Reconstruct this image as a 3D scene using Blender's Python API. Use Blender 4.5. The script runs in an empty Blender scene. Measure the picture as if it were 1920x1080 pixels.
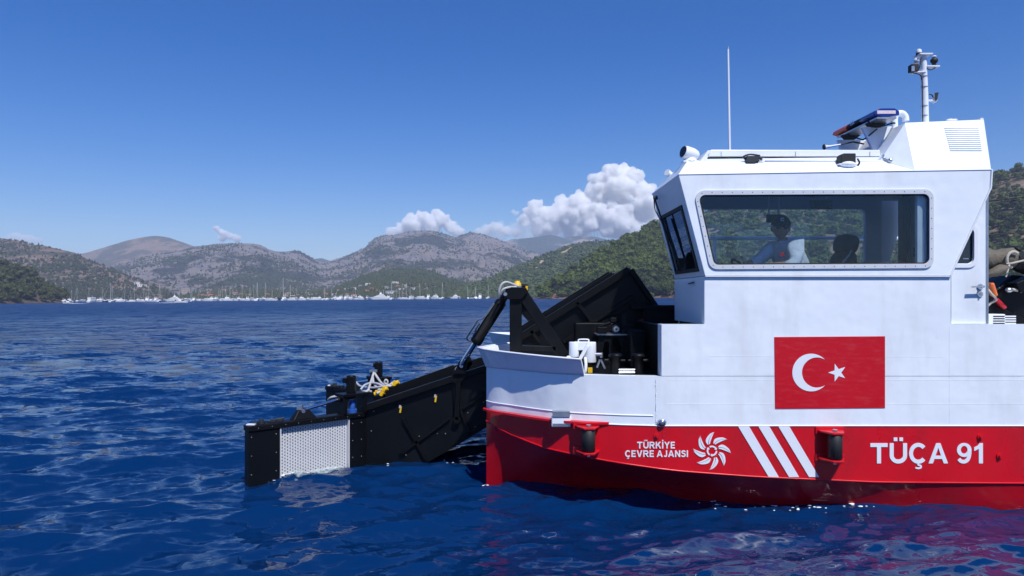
import bpy, bmesh, math, random
import numpy as np
from mathutils import Vector, Matrix, Euler
from mathutils.geometry import tessellate_polygon

# ------------------------------------------------------------------ scene, camera, world, sun
S = bpy.context.scene
C = S.collection
F = 1300.0            # focal length in photo pixels
CAMZ = 2.0            # camera height above the water
HY = 556.0            # horizon row at photo centre
ROLL = 0.009
cam = bpy.data.objects.new('camera', bpy.data.cameras.new('camera'))
C.objects.link(cam)
cam.data.sensor_width = 36.0
cam.data.lens = 36.0 * F / 1920.0
cam.data.shift_y = (HY - 540.0) / 1920.0
cam.data.clip_start = 0.1
cam.data.clip_end = 150000.0
BOATROT = Matrix.Rotation(ROLL, 4, 'Y')
MBOAT = Matrix.Translation((0, 0, CAMZ)) @ BOATROT
cam.matrix_world = MBOAT @ Matrix.Rotation(math.radians(90), 4, 'X')
S.camera = cam

SUNV = Vector((0.52, -1.10, 1.75)).normalized()      # towards the sun
W = bpy.data.worlds.new('World'); S.world = W; W.use_nodes = True
nt = W.node_tree
bg = nt.nodes['Background']
sky = nt.nodes.new('ShaderNodeTexSky')
sky.sky_type = 'NISHITA'; sky.sun_disc = False
sky.sun_elevation = math.asin(SUNV.z)
sky.sun_rotation = math.atan2(SUNV.x, SUNV.y)
sky.altitude = 0; sky.air_density = 1.0; sky.dust_density = 0.15; sky.ozone_density = 4.5
hs = nt.nodes.new('ShaderNodeHueSaturation')
hs.inputs['Saturation'].default_value = 1.45
hs.inputs['Hue'].default_value = 0.516
hs.inputs['Value'].default_value = 0.70
nt.links.new(sky.outputs[0], hs.inputs['Color'])
nt.links.new(hs.outputs[0], bg.inputs['Color'])
bg.inputs['Strength'].default_value = 0.15
sl = bpy.data.lights.new('sun', 'SUN'); sl.energy = 4.6; sl.angle = math.radians(0.5); sl.color = (1.0, 0.975, 0.94)
so = bpy.data.objects.new('sun', sl); C.objects.link(so)
so.rotation_euler = SUNV.to_track_quat('Z', 'Y').to_euler()
S.view_settings.view_transform = 'Standard'
S.view_settings.look = 'None'
S.view_settings.exposure = 0.18
S.view_settings.gamma = 1.0
S.view_settings.use_curve_mapping = False
S.render.engine = 'CYCLES'
S.cycles.max_bounces = 24; S.cycles.diffuse_bounces = 3; S.cycles.glossy_bounces = 4
S.cycles.transparent_max_bounces = 24; S.cycles.volume_bounces = 20
S.cycles.use_denoising = True
S.cycles.sample_clamp_indirect = 6.0
S.cycles.caustics_reflective = False; S.cycles.caustics_refractive = False

# ------------------------------------------------------------------ helpers
def P(px, py, Y):
    """photo pixel at depth Y -> boat-frame point (origin at the camera)"""
    return Vector(((px - 960.0) * Y / F, Y, (HY - py) * Y / F))

def tag(o, label=None, cat=None, group=None, kind=None):
    if label: o['label'] = label
    if cat: o['category'] = cat
    if group: o['group'] = group
    if kind: o['kind'] = kind
    return o

def thing(name, label, cat, base, group=None, M=None):
    o = bpy.data.objects.new(name, None); C.objects.link(o)
    o.empty_display_size = 0.1
    base = Vector(base)
    o.matrix_world = (MBOAT if M is None else M) @ Matrix.Translation(base)
    o['_b'] = tuple(base)
    return tag(o, label, cat, group)

class MB:
    def __init__(s): s.v = []; s.f = []; s.sm = []
    def add(s, vs, fs, smooth=False):
        o = len(s.v); s.v.extend([tuple(v) for v in vs])
        for f in fs: s.f.append([i + o for i in f]); s.sm.append(smooth)
        return s
    def hexa(s, p):   # 8 points: bottom 4 then top 4
        return s.add(p, [(0,3,2,1),(4,5,6,7),(0,1,5,4),(1,2,6,5),(2,3,7,6),(3,0,4,7)])
    def box(s, c, d, R=None):
        c = Vector(c); h = [x/2 for x in d]
        pts = []
        for z in (-1,1):
            for x,y in ((-1,-1),(1,-1),(1,1),(-1,1)):
                q = Vector((x*h[0], y*h[1], z*h[2]))
                if R is not None: q = R @ q
                pts.append(c+q)
        return s.hexa(pts)
    def box2(s, a, b):
        a = Vector(a); b = Vector(b)
        return s.box((a+b)/2, [abs(b[i]-a[i]) for i in range(3)])
    def prism(s, pts, ext):
        """planar polygon pts (3D) extruded by vector ext"""
        n = len(pts); ext = Vector(ext)
        pts = [Vector(p) for p in pts]
        tri = tessellate_polygon([pts])
        vs = pts + [p+ext for p in pts]
        fs = [tuple(t) for t in tri] + [tuple(i+n for i in reversed(t)) for t in tri]
        for i in range(n):
            j = (i+1) % n; fs.append((i, j, j+n, i+n))
        return s.add(vs, fs)
    def plate(s, outer, holes, ext):
        ext = Vector(ext)
        loops = [[Vector(p) for p in outer]] + [[Vector(p) for p in h] for h in holes]
        allp = [p for l in loops for p in l]; n = len(allp)
        tri = tessellate_polygon(loops)
        vs = allp + [p+ext for p in allp]
        fs = [tuple(t) for t in tri] + [tuple(i+n for i in reversed(t)) for t in tri]
        o = 0
        for l in loops:
            m = len(l)
            for i in range(m):
                j = (i+1) % m; fs.append((o+i, o+j, o+j+n, o+i+n))
            o += m
        return s.add(vs, fs)
    def tube(s, pts, r, n=10, cap=True):
        pts = [Vector(p) for p in pts]
        rs = r if isinstance(r, (list, tuple)) else [r]*len(pts)
        rings = []; prev = None
        for i, p in enumerate(pts):
            if i == 0: t = pts[1]-p
            elif i == len(pts)-1: t = p-pts[i-1]
            else: t = (pts[i+1]-p).normalized() + (p-pts[i-1]).normalized()
            if t.length < 1e-9: t = Vector((0,0,1))
            t.normalize()
            if prev is None:
                a = Vector((0,0,1)) if abs(t.z) < .9 else Vector((1,0,0))
                u = t.cross(a).normalized()
            else:
                u = (prev - t*prev.dot(t))
                u = u.normalized() if u.length > 1e-6 else t.orthogonal().normalized()
            prev = u; w = t.cross(u)
            rings.append([p + (u*math.cos(2*math.pi*k/n) + w*math.sin(2*math.pi*k/n))*rs[i] for k in range(n)])
        vs = [q for rr in rings for q in rr]; fs = []
        for i in range(len(pts)-1):
            for k in range(n):
                k2 = (k+1) % n
                fs.append((i*n+k, i*n+k2, (i+1)*n+k2, (i+1)*n+k))
        s.add(vs, fs, True)
        if cap:
            s.add(rings[0], [tuple(reversed(range(n)))]); s.add(rings[-1], [tuple(range(n))])
        return s
    def cyl(s, a, b, r, r2=None, n=16):
        return s.tube([a, b], [r, r if r2 is None else r2], n)
    def bar(s, a, b, w, h, up=(0,0,1)):
        a = Vector(a); b = Vector(b); t = (b-a).normalized()
        u = Vector(up); side = t.cross(u).normalized(); u = side.cross(t).normalized()
        p = []
        for e in (a, b):
            p.append([e - side*w/2 - u*h/2, e + side*w/2 - u*h/2, e + side*w/2 + u*h/2, e - side*w/2 + u*h/2])
        return s.hexa(p[0] + p[1])
    def sphere(s, c, r, nu=12, nv=8, sc=(1,1,1), R=None):
        vs = []; fs = []
        for j in range(nv+1):
            th = math.pi*j/nv
            for i in range(nu):
                ph = 2*math.pi*i/nu
                q = Vector((math.sin(th)*math.cos(ph)*sc[0], math.sin(th)*math.sin(ph)*sc[1], math.cos(th)*sc[2]))*r
                if R is not None: q = R @ q
                vs.append(Vector(c)+q)
        for j in range(nv):
            for i in range(nu):
                k = (i+1) % nu
                fs.append((j*nu+i, (j+1)*nu+i, (j+1)*nu+k, j*nu+k))
        return s.add(vs, fs, True)
    def loft(s, rows, closed=False, smooth=True):
        n = len(rows[0]); vs = [p for r in rows for p in r]; fs = []
        for i in range(len(rows)-1):
            for k in range(n if closed else n-1):
                k2 = (k+1) % n
                fs.append((i*n+k, i*n+k2, (i+1)*n+k2, (i+1)*n+k))
        return s.add(vs, fs, smooth)
    def build(s, name, mat, parent=None, M=None, bevel=0, weld=False, base=None, fixn=True):
        me = bpy.data.meshes.new(name)
        b = Vector(parent['_b']) if parent is not None and '_b' in parent else Vector(base or (0,0,0))
        me.from_pydata([tuple(Vector(v)-b) for v in s.v], [], s.f)
        me.polygons.foreach_set('use_smooth', s.sm)
        if weld or fixn or bevel:
            bm = bmesh.new(); bm.from_mesh(me)
            if weld or bevel: bmesh.ops.remove_doubles(bm, verts=bm.verts, dist=1e-5)
            bmesh.ops.recalc_face_normals(bm, faces=bm.faces)
            bm.to_mesh(me); bm.free()
        me.validate(); me.update()
        me.materials.append(mat)
        o = bpy.data.objects.new(name, me); C.objects.link(o)
        if parent is not None:
            o.parent = parent; o['_b'] = tuple(b)
        else:
            o.matrix_world = (MBOAT if M is None else M) @ Matrix.Translation(b)
            o['_b'] = tuple(b)
        if bevel:
            m = o.modifiers.new('bevel', 'BEVEL'); m.width = bevel; m.segments = 2; m.limit_method = 'ANGLE'
            m.angle_limit = math.radians(35); m.harden_normals = False
        return o

def round_poly(pts, r, n=6):
    """rounds 2D polygon corners"""
    out = []; m = len(pts)
    for i in range(m):
        p0 = Vector(pts[i-1]); p = Vector(pts[i]); p1 = Vector(pts[(i+1) % m])
        a = (p0-p).normalized(); b = (p1-p).normalized()
        ang = a.angle(b); d = r/math.tan(ang/2); d = min(d, (p0-p).length*.49, (p1-p).length*.49)
        rr = d*math.tan(ang/2)
        cen = p + (a+b).normalized()*(rr/math.sin(ang/2))
        s0 = p+a*d - cen; s1 = p+b*d - cen
        a0 = math.atan2(s0.y, s0.x); a1 = math.atan2(s1.y, s1.x)
        da = (a1-a0+math.pi) % (2*math.pi) - math.pi
        for k in range(n+1):
            t = a0+da*k/n
            out.append((cen.x+rr*math.cos(t), cen.y+rr*math.sin(t)))
    return out

def spline(pts, n=8):
    pts = [Vector(p) for p in pts]; out = []
    for i in range(len(pts)-1):
        p0 = pts[max(i-1,0)]; p1 = pts[i]; p2 = pts[i+1]; p3 = pts[min(i+2, len(pts)-1)]
        for k in range(n):
            t = k/n
            out.append(0.5*((2*p1) + (p2-p0)*t + (2*p0-5*p1+4*p2-p3)*t*t + (3*p1-p0-3*p2+p3)*t**3))
    out.append(pts[-1]); return out

def copy_tree(o, parent=None):
    c = o.copy(); C.objects.link(c)
    if parent is not None: c.parent = parent
    for ch in o.children: copy_tree(ch, c)
    return c

# ------------------------------------------------------------------ materials
def mat(name, col, rough=0.5, metal=0.0, spec=0.5, var=0.0, vscale=3.0, bump=0.0, bscale=20.0, coat=0.0,
        dirt=None, dirt_amt=0.0, dirt_scale=(4,4,1), chips=None):
    m = bpy.data.materials.new(name); m.use_nodes = True
    n = m.node_tree.nodes; l = m.node_tree.links
    b = n['Principled BSDF']
    b.inputs['Base Color'].default_value = (*col, 1); b.inputs['Roughness'].default_value = rough
    b.inputs['Metallic'].default_value = metal; b.inputs['Specular IOR Level'].default_value = spec
    b.inputs['Coat Weight'].default_value = coat
    tc = n.new('ShaderNodeTexCoord')
    last = None
    if var > 0:
        no = n.new('ShaderNodeTexNoise'); no.inputs['Scale'].default_value = vscale; no.inputs['Detail'].default_value = 5
        l.new(tc.outputs['Object'], no.inputs['Vector'])
        mx = n.new('ShaderNodeMix'); mx.data_type = 'RGBA'
        mx.inputs[6].default_value = (*[c*(1-var) for c in col], 1); mx.inputs[7].default_value = (*[min(1, c*(1+var)) for c in col], 1)
        l.new(no.outputs['Fac'], mx.inputs[0]); last = mx.outputs[2]
        mr = n.new('ShaderNodeMapRange'); mr.inputs['To Min'].default_value = max(0, rough-.12); mr.inputs['To Max'].default_value = min(1, rough+.12)
        l.new(no.outputs['Fac'], mr.inputs['Value']); l.new(mr.outputs[0], b.inputs['Roughness'])
    if dirt is not None:
        mp = n.new('ShaderNodeMapping'); mp.inputs['Scale'].default_value = dirt_scale
        l.new(tc.outputs['Object'], mp.inputs['Vector'])
        n2 = n.new('ShaderNodeTexNoise'); n2.inputs['Scale'].default_value = 1.0; n2.inputs['Detail'].default_value = 8; n2.inputs['Roughness'].default_value = .65
        l.new(mp.outputs[0], n2.inputs['Vector'])
        rp = n.new('ShaderNodeMapRange'); rp.inputs['From Min'].default_value = .5; rp.inputs['From Max'].default_value = .78
        rp.inputs['To Max'].default_value = dirt_amt
        l.new(n2.outputs['Fac'], rp.inputs['Value'])
        m2 = n.new('ShaderNodeMix'); m2.data_type = 'RGBA'
        if last is not None: l.new(last, m2.inputs[6])
        else: m2.inputs[6].default_value = (*col, 1)
        m2.inputs[7].default_value = (*dirt, 1)
        l.new(rp.outputs[0], m2.inputs[0]); last = m2.outputs[2]
    if chips is not None:      # flaked and scratched spots
        n4 = n.new('ShaderNodeTexNoise'); n4.inputs['Scale'].default_value = chips[1]; n4.inputs['Detail'].default_value = 6; n4.inputs['Roughness'].default_value = .7
        l.new(tc.outputs['Object'], n4.inputs['Vector'])
        r4 = n.new('ShaderNodeMapRange'); r4.inputs['From Min'].default_value = chips[2]; r4.inputs['From Max'].default_value = chips[2]+.04; r4.inputs['To Max'].default_value = chips[3]
        l.new(n4.outputs['Fac'], r4.inputs['Value'])
        m4 = n.new('ShaderNodeMix'); m4.data_type = 'RGBA'; l.new(r4.outputs[0], m4.inputs[0])
        if last is not None: l.new(last, m4.inputs[6])
        else: m4.inputs[6].default_value = (*col, 1)
        m4.inputs[7].default_value = (*chips[0], 1); last = m4.outputs[2]
    if last is not None: l.new(last, b.inputs['Base Color'])
    if bump > 0:
        n3 = n.new('ShaderNodeTexNoise'); n3.inputs['Scale'].default_value = bscale; n3.inputs['Detail'].default_value = 3
        l.new(tc.outputs['Object'], n3.inputs['Vector'])
        bp = n.new('ShaderNodeBump'); bp.inputs['Strength'].default_value = 1.0; bp.inputs['Distance'].default_value = bump
        l.new(n3.outputs['Fac'], bp.inputs['Height']); l.new(bp.outputs[0], b.inputs['Normal'])
    return m

M = {}
M['white'] = mat('white_paint', (.785,.84,.89), .32, var=.03, vscale=1.3, bump=.022, bscale=1.7, dirt=(.50,.49,.46), dirt_amt=.42, dirt_scale=(2.6,2.6,.6), chips=((.40,.26,.16), 5, .80, .6))
M['white2'] = mat('white_gloss', (.77,.80,.84), .25, var=.02)
M['red'] = mat('red_paint', (.58,.004,.012), .30, var=.10, vscale=2.0, bump=.010, bscale=1.8, dirt=(.25,.015,.018), dirt_amt=.7, dirt_scale=(2.5,2.5,.8), chips=((.55,.30,.28), 7, .77, .6))
M['flagred'] = mat('flag_red_vinyl', (.52,.002,.010), .35, var=.05, vscale=1.5, dirt=(.6,.25,.25), dirt_amt=.15, dirt_scale=(8,8,30))
M['vinyl'] = mat('white_vinyl', (.76,.79,.84), .4, var=.02)
M['black'] = mat('black_steel_paint', (.0032,.0036,.0045), .45, spec=.2, var=.35, vscale=4, bump=.004, bscale=6, dirt=(.010,.010,.010), dirt_amt=.6, dirt_scale=(5,5,2), chips=((.10,.075,.05), 9, .69, .8))
M['blackpl'] = mat('black_steel_plate', (.0032,.0042,.006), .42, spec=.2, var=.25, vscale=2.5, bump=.006, bscale=3, dirt=(.009,.010,.012), dirt_amt=.5, dirt_scale=(3,3,1), chips=((.09,.06,.04), 6, .72, .6))
M['rubber'] = mat('black_rubber', (.012,.012,.013), .6, var=.3, vscale=9)
M['chrome'] = mat('chrome', (.75,.76,.78), .12, metal=1.0)
M['steel'] = mat('brushed_steel', (.50,.51,.53), .35, metal=.9, var=.15, vscale=12)
M['grey'] = mat('grey_hose', (.42,.42,.43), .5, var=.15, vscale=10)
M['yellow'] = mat('yellow_plastic', (.72,.45,.01), .45, var=.1)
M['orange'] = mat('orange_lens', (.75,.10,.015), .25, var=.05)
M['blue'] = mat('blue_lens', (.01,.03,.22), .15, var=.05, coat=.5)
M['bluep'] = mat('blue_plastic', (.02,.09,.35), .4)
M['pink'] = mat('printed_sticker', (.75,.62,.66), .4, var=.2, vscale=60)
M['meshw'] = mat('white_mesh_plastic', (.60,.61,.63), .5, var=.06, vscale=8, dirt=(.45,.45,.40), dirt_amt=.5, dirt_scale=(4,4,6))
M['interior'] = mat('wheelhouse_lining', (.60,.64,.68), .6, var=.05)
M['dark_int'] = mat('dark_trim', (.02,.025,.03), .6, var=.2)
M['seat'] = mat('seat_fabric', (.008,.009,.011), .8, bump=.003, bscale=60)
M['frame'] = mat('window_frame_alloy', (.60,.63,.67), .4, var=.1, vscale=10)
M['skin'] = mat('skin', (.44,.25,.16), .5, var=.08, vscale=20)
M['shirt'] = mat('white_shirt', (.76,.78,.82), .8, bump=.02, bscale=14)
M['cap'] = mat('navy_cap', (.010,.011,.016), .8, bump=.003, bscale=80)
M['lens'] = mat('sunglass_lens', (.006,.006,.007), .08)
M['trouser'] = mat('dark_trousers', (.015,.02,.035), .8)
M['tarp'] = mat('khaki_tarpaulin', (.115,.100,.075), .75, var=.2, vscale=6, bump=.03, bscale=9)
M['rope'] = mat('pale_rope', (.45,.42,.36), .8, bump=.004, bscale=120)
M['lifeor'] = mat('orange_fabric', (.70,.16,.04), .7, var=.15)
M['glassy'] = mat('clear_lens', (.70,.75,.72), .08)

def glass_mat(name, tint, refl=1.0):
    m = bpy.data.materials.new(name); m.use_nodes = True
    n = m.node_tree.nodes; l = m.node_tree.links; n.remove(n['Principled BSDF'])
    tr = n.new('ShaderNodeBsdfTransparent'); tr.inputs[0].default_value = (*tint, 1)
    gl = n.new('ShaderNodeBsdfGlossy'); gl.inputs['Roughness'].default_value = 0.02; gl.inputs['Color'].default_value = (.9,.95,1,1)
    fr = n.new('ShaderNodeFresnel'); fr.inputs[0].default_value = 1.52
    mu = n.new('ShaderNodeMath'); mu.operation = 'MULTIPLY'; mu.inputs[1].default_value = refl; mu.use_clamp = True
    mx = n.new('ShaderNodeMixShader')
    l.new(fr.outputs[0], mu.inputs[0]); l.new(mu.outputs[0], mx.inputs[0]); l.new(tr.outputs[0], mx.inputs[1]); l.new(gl.outputs[0], mx.inputs[2])
    l.new(mx.outputs[0], n['Material Output'].inputs[0]); return m
M['glass'] = glass_mat('window_glass', (.90,.955,.98), .55)
M['glass_dark'] = glass_mat('tinted_window_glass', (.12,.22,.26), 2.0)

# ------------------------------------------------------------------ numpy noise
_rng = np.random.RandomState(7)
_perm = np.tile(_rng.permutation(256), 3)
_grad = np.stack([np.cos(np.arange(16)*np.pi/8), np.sin(np.arange(16)*np.pi/8)], 1)
def perlin(x, y):
    xi = np.floor(x).astype(int); yi = np.floor(y).astype(int); xf = x-xi; yf = y-yi
    u = xf**3*(xf*(xf*6-15)+10); v = yf**3*(yf*(yf*6-15)+10)
    def g(ix, iy, dx, dy):
        h = _perm[_perm[ix & 255] + (iy & 255)] & 15
        return _grad[h,0]*dx + _grad[h,1]*dy
    a = g(xi, yi, xf, yf); b = g(xi+1, yi, xf-1, yf); c = g(xi, yi+1, xf, yf-1); d = g(xi+1, yi+1, xf-1, yf-1)
    return (a+(b-a)*u)*(1-v) + (c+(d-c)*u)*v
def fbm(x, y, o=5, ridged=False):
    s = 0; a = 1.0; tot = 0
    for i in range(o):
        n = perlin(x+i*17.3, y-i*9.1)*1.4
        if ridged: n = 1-2*np.abs(n)
        s = s + a*n; tot += a; a *= .5; x = x*2.03; y = y*2.03
    return s/tot

def np_mesh(name, verts, faces, mat_, smooth=True, M_=None):
    me = bpy.data.meshes.new(name)
    verts = np.asarray(verts, dtype=np.float32); faces = np.asarray(faces, dtype=np.int32)
    k = faces.shape[1]
    me.vertices.add(len(verts)); me.vertices.foreach_set('co', verts.ravel())
    me.loops.add(faces.size); me.loops.foreach_set('vertex_index', faces.ravel())
    me.polygons.add(len(faces))
    me.polygons.foreach_set('loop_start', np.arange(0, faces.size, k, dtype=np.int32))
    me.polygons.foreach_set('loop_total', np.full(len(faces), k, dtype=np.int32))
    me.polygons.foreach_set('use_smooth', np.full(len(faces), smooth))
    me.update(calc_edges=True)
    if isinstance(mat_, list):
        for q in mat_: me.materials.append(q)
    else: me.materials.append(mat_)
    o = bpy.data.objects.new(name, me); C.objects.link(o)
    return o
def grid_faces(nr, nc):
    i = np.arange(nr-1)[:,None]*nc + np.arange(nc-1)[None,:]
    return np.stack([i, i+1, i+nc+1, i+nc], -1).reshape(-1,4)
# ------------------------------------------------------------------ sea
def sea_material():
    m = bpy.data.materials.new('sea_water'); m.use_nodes = True
    n = m.node_tree.nodes; l = m.node_tree.links; b = n['Principled BSDF']
    b.inputs['Base Color'].default_value = (.0008, .0205, .086, 1)
    b.inputs['IOR'].default_value = 1.333
    geo = n.new('ShaderNodeNewGeometry')
    ln = n.new('ShaderNodeVectorMath'); ln.operation = 'LENGTH'; l.new(geo.outputs['Position'], ln.inputs[0])
    ro = n.new('ShaderNodeMapRange'); ro.inputs['From Min'].default_value = 10; ro.inputs['From Max'].default_value = 130; ro.inputs['To Min'].default_value = .06; ro.inputs['To Max'].default_value = .36
    l.new(ln.outputs['Value'], ro.inputs['Value']); l.new(ro.outputs[0], b.inputs['Roughness'])
    acc = geo.outputs['Normal']
    # small facets too fine for the mesh tilt the normal (scale, tilt near the boat, tilt far out)
    for sc, near, far, det in (((.13, .26), 0.0, 1.2, 3), ((.4, .85), .10, 3.2, 3), ((1.5, 3.2), 1.0, 3.3, 4), ((5.0, 9.5), .95, 1.6, 3)):
        mp = n.new('ShaderNodeMapping'); mp.inputs['Scale'].default_value = (sc[0], sc[1], 1); mp.inputs['Rotation'].default_value = (0, 0, -.30)
        no = n.new('ShaderNodeTexNoise'); no.inputs['Scale'].default_value = 1; no.inputs['Detail'].default_value = det; no.inputs['Roughness'].default_value = .55
        l.new(geo.outputs['Position'], mp.inputs['Vector']); l.new(mp.outputs[0], no.inputs['Vector'])
        sb = n.new('ShaderNodeVectorMath'); sb.operation = 'SUBTRACT'; sb.inputs[1].default_value = (.5,.5,.5); l.new(no.outputs['Color'], sb.inputs[0])
        fl = n.new('ShaderNodeVectorMath'); fl.operation = 'MULTIPLY'; fl.inputs[1].default_value = (.7,1,0); l.new(sb.outputs[0], fl.inputs[0])
        mr = n.new('ShaderNodeMapRange'); mr.inputs['From Min'].default_value = 5; mr.inputs['From Max'].default_value = 70
        mr.inputs['To Min'].default_value = near; mr.inputs['To Max'].default_value = far; l.new(ln.outputs['Value'], mr.inputs['Value'])
        sc_ = n.new('ShaderNodeVectorMath'); sc_.operation = 'SCALE'; l.new(fl.outputs[0], sc_.inputs[0]); l.new(mr.outputs[0], sc_.inputs['Scale'])
        ad = n.new('ShaderNodeVectorMath'); l.new(acc, ad.inputs[0]); l.new(sc_.outputs[0], ad.inputs[1]); acc = ad.outputs[0]
    nm = n.new('ShaderNodeVectorMath'); nm.operation = 'NORMALIZE'; l.new(acc, nm.inputs[0]); l.new(nm.outputs[0], b.inputs['Normal'])
    return m
M['sea'] = sea_material()

def wave_field(x, y, spacing):
    r = np.random.RandomState(11)
    N = 150; dx = np.zeros_like(x); dy = np.zeros_like(x); dz = np.zeros_like(x)
    for i in range(N):
        lam = .10*(5.0/.10)**(i/(N-1))
        th = math.radians(-70 + r.normal()*(24 if lam < 1 else 30))
        k = 2*math.pi/lam; ka = .029+.010*min(1, max(0, (lam-.14)/.2)) if lam < .7 else (.039-.027*min(1, (lam-.7)/.9))
        a = ka/k; kx = math.cos(th)*k; ky = math.sin(th)*k; ph = r.rand()*6.283
        w = np.clip((lam/spacing-2.0)/2.0, 0, 1)
        if w.max() <= 0: continue
        L1 = lam*5+1.0
        mod = 0.35+1.3*np.clip(.5+1.0*perlin(x/L1+i*3.1, y/L1-i*1.7), 0, 1)
        c = np.cos(kx*x+ky*y+ph); s = np.sin(kx*x+ky*y+ph)
        dz += w*a*c*mod; dx -= w*a*.9*math.cos(th)*s*mod; dy -= w*a*.9*math.sin(th)*s*mod
    return dx, dy, dz

def build_sea():
    rows = list(np.linspace(.6, 4.4, 9))
    py = 2600/4.5
    while py > 17: rows.append(2600/py); py -= 1.8
    r = rows[-1]
    while r < 6000: r *= 1.05; rows.append(r)
    rows = np.array(rows)
    a1 = np.linspace(-46, 46, 800); a2 = np.linspace(46, 314, 120)[1:-1]
    ang = np.radians(np.concatenate([a1, a2, [314.0]]))
    R, A = np.meshgrid(rows, ang, indexing='ij')
    X = R*np.sin(A); Y = R*np.cos(A)
    dr = np.gradient(rows)[:,None]*np.ones_like(R)
    dth = R*np.gradient(ang)[None,:]
    sp = np.maximum(dr*.8, np.abs(dth))
    dx, dy, dz = wave_field(X, Y, sp)
    V = np.stack([X+dx, Y+dy, dz], -1)
    nr, nc = V.shape[:2]
    V = V.reshape(-1,3)
    f = grid_faces(nr, nc)
    i = np.arange(nr-1)*nc
    f2 = np.stack([i+nc-1, i, i+nc, i+nc+nc-1], -1)
    f = np.concatenate([f, f2])
    o = np_mesh('sea', V, f, M['sea']); tag(o, 'deep blue rippled sea water', None, kind='structure')
    me = o.data
    ring = bmesh.new(); ring.from_mesh(me); ring.verts.ensure_lookup_table()
    vl = list(ring.verts)[:nc]; c = ring.verts.new((0,0,0))
    for k in range(nc): ring.faces.new((vl[k], vl[(k+1) % nc], c))
    bmesh.ops.recalc_face_normals(ring, faces=ring.faces)
    ring.to_mesh(me); ring.free()
    if me.polygons[nr*10].normal.z < 0: me.flip_normals()
build_sea()

# ------------------------------------------------------------------ land
def Hl(px): return HY + (960.0-px)*ROLL
def hill_mat(name, green, rock, soil, cover, gsc=.02, soil_h=0, soil_amt=0.0, rsc=.03, bump=3.0, seed=0):
    m = bpy.data.materials.new(name); m.use_nodes = True
    n = m.node_tree.nodes; l = m.node_tree.links; b = n['Principled BSDF']
    b.inputs['Roughness'].default_value = .9; b.inputs['Specular IOR Level'].default_value = .1
    geo = n.new('ShaderNodeNewGeometry')
    def noise(sc, det, off, rough=.6):
        mp = n.new('ShaderNodeMapping'); mp.inputs['Scale'].default_value = (sc, sc, sc*1.6); mp.inputs['Location'].default_value = (off+seed, off*.7, 0)
        no = n.new('ShaderNodeTexNoise'); no.inputs['Scale'].default_value = 1; no.inputs['Detail'].default_value = det; no.inputs['Roughness'].default_value = rough
        l.new(geo.outputs['Position'], mp.inputs['Vector']); l.new(mp.outputs[0], no.inputs['Vector']); return no.outputs['Fac']
    def ramp(src, a, c, to0=0, to1=1):
        r = n.new('ShaderNodeMapRange'); r.inputs['From Min'].default_value = a; r.inputs['From Max'].default_value = c
        r.inputs['To Min'].default_value = to0; r.inputs['To Max'].default_value = to1; l.new(src, r.inputs['Value']); return r.outputs[0]
    def mix(f, a, c):
        x = n.new('ShaderNodeMix'); x.data_type = 'RGBA'; l.new(f, x.inputs[0])
        for i, q in ((6, a), (7, c)):
            if isinstance(q, tuple): x.inputs[i].default_value = (*q, 1)
            else: l.new(q, x.inputs[i])
        return x.outputs[2]
    big = noise(gsc*.35, 4, 3.1); med = noise(gsc*1.6, 8, 7.7, .7); fine = noise(gsc*9, 4, 1.3, .7); rk = noise(rsc*3, 9, 9.4, .72)
    rockc = mix(ramp(rk, .3, .7), tuple(c*.40 for c in rock), tuple(min(1, c*1.35) for c in rock))
    soilc = mix(ramp(noise(rsc*.7, 5, 5.5), .4, .65), rockc, soil)
    greenc = mix(ramp(fine, .3, .7), tuple(c*.55 for c in green), tuple(c*1.35 for c in green))
    bw = n.new('ShaderNodeMath'); bw.operation = 'MULTIPLY'; bw.inputs[1].default_value = 1.9; l.new(big, bw.inputs[0])
    s = n.new('ShaderNodeMath'); l.new(bw.outputs[0], s.inputs[0]); l.new(med, s.inputs[1])
    s2 = n.new('ShaderNodeMath'); l.new(s.outputs[0], s2.inputs[0])
    f3 = n.new('ShaderNodeMath'); f3.operation = 'MULTIPLY'; f3.inputs[1].default_value = .5; l.new(fine, f3.inputs[0]); l.new(f3.outputs[0], s2.inputs[1])
    thr = 1.70 + (.5-cover)*.72
    cov = ramp(s2.outputs[0], thr-.05, thr+.05)
    col = mix(cov, soilc, greenc)
    if soil_h > 0:
        sx = n.new('ShaderNodeSeparateXYZ'); l.new(geo.outputs['Position'], sx.inputs[0])
        ad = n.new('ShaderNodeMath'); ad.operation = 'MULTIPLY_ADD'; l.new(med, ad.inputs[0]); ad.inputs[1].default_value = -soil_h*2; l.new(sx.outputs[2], ad.inputs[2])
        low = ramp(ad.outputs[0], -soil_h*.55, soil_h*.15, soil_amt, 0)
        bare = mix(ramp(rk, .35, .65), tuple(c*.45 for c in soil), tuple(c*1.15 for c in soil))
        col = mix(low, col, bare)
    l.new(col, b.inputs['Base Color'])
    hh = n.new('ShaderNodeMath'); l.new(rk, hh.inputs[0]); l.new(fine, hh.inputs[1])
    bp = n.new('ShaderNodeBump'); bp.inputs['Strength'].default_value = .9; bp.inputs['Distance'].default_value = bump
    l.new(hh.outputs[0], bp.inputs['Height']); l.new(bp.outputs[0], b.inputs['Normal'])
    return m

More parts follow.
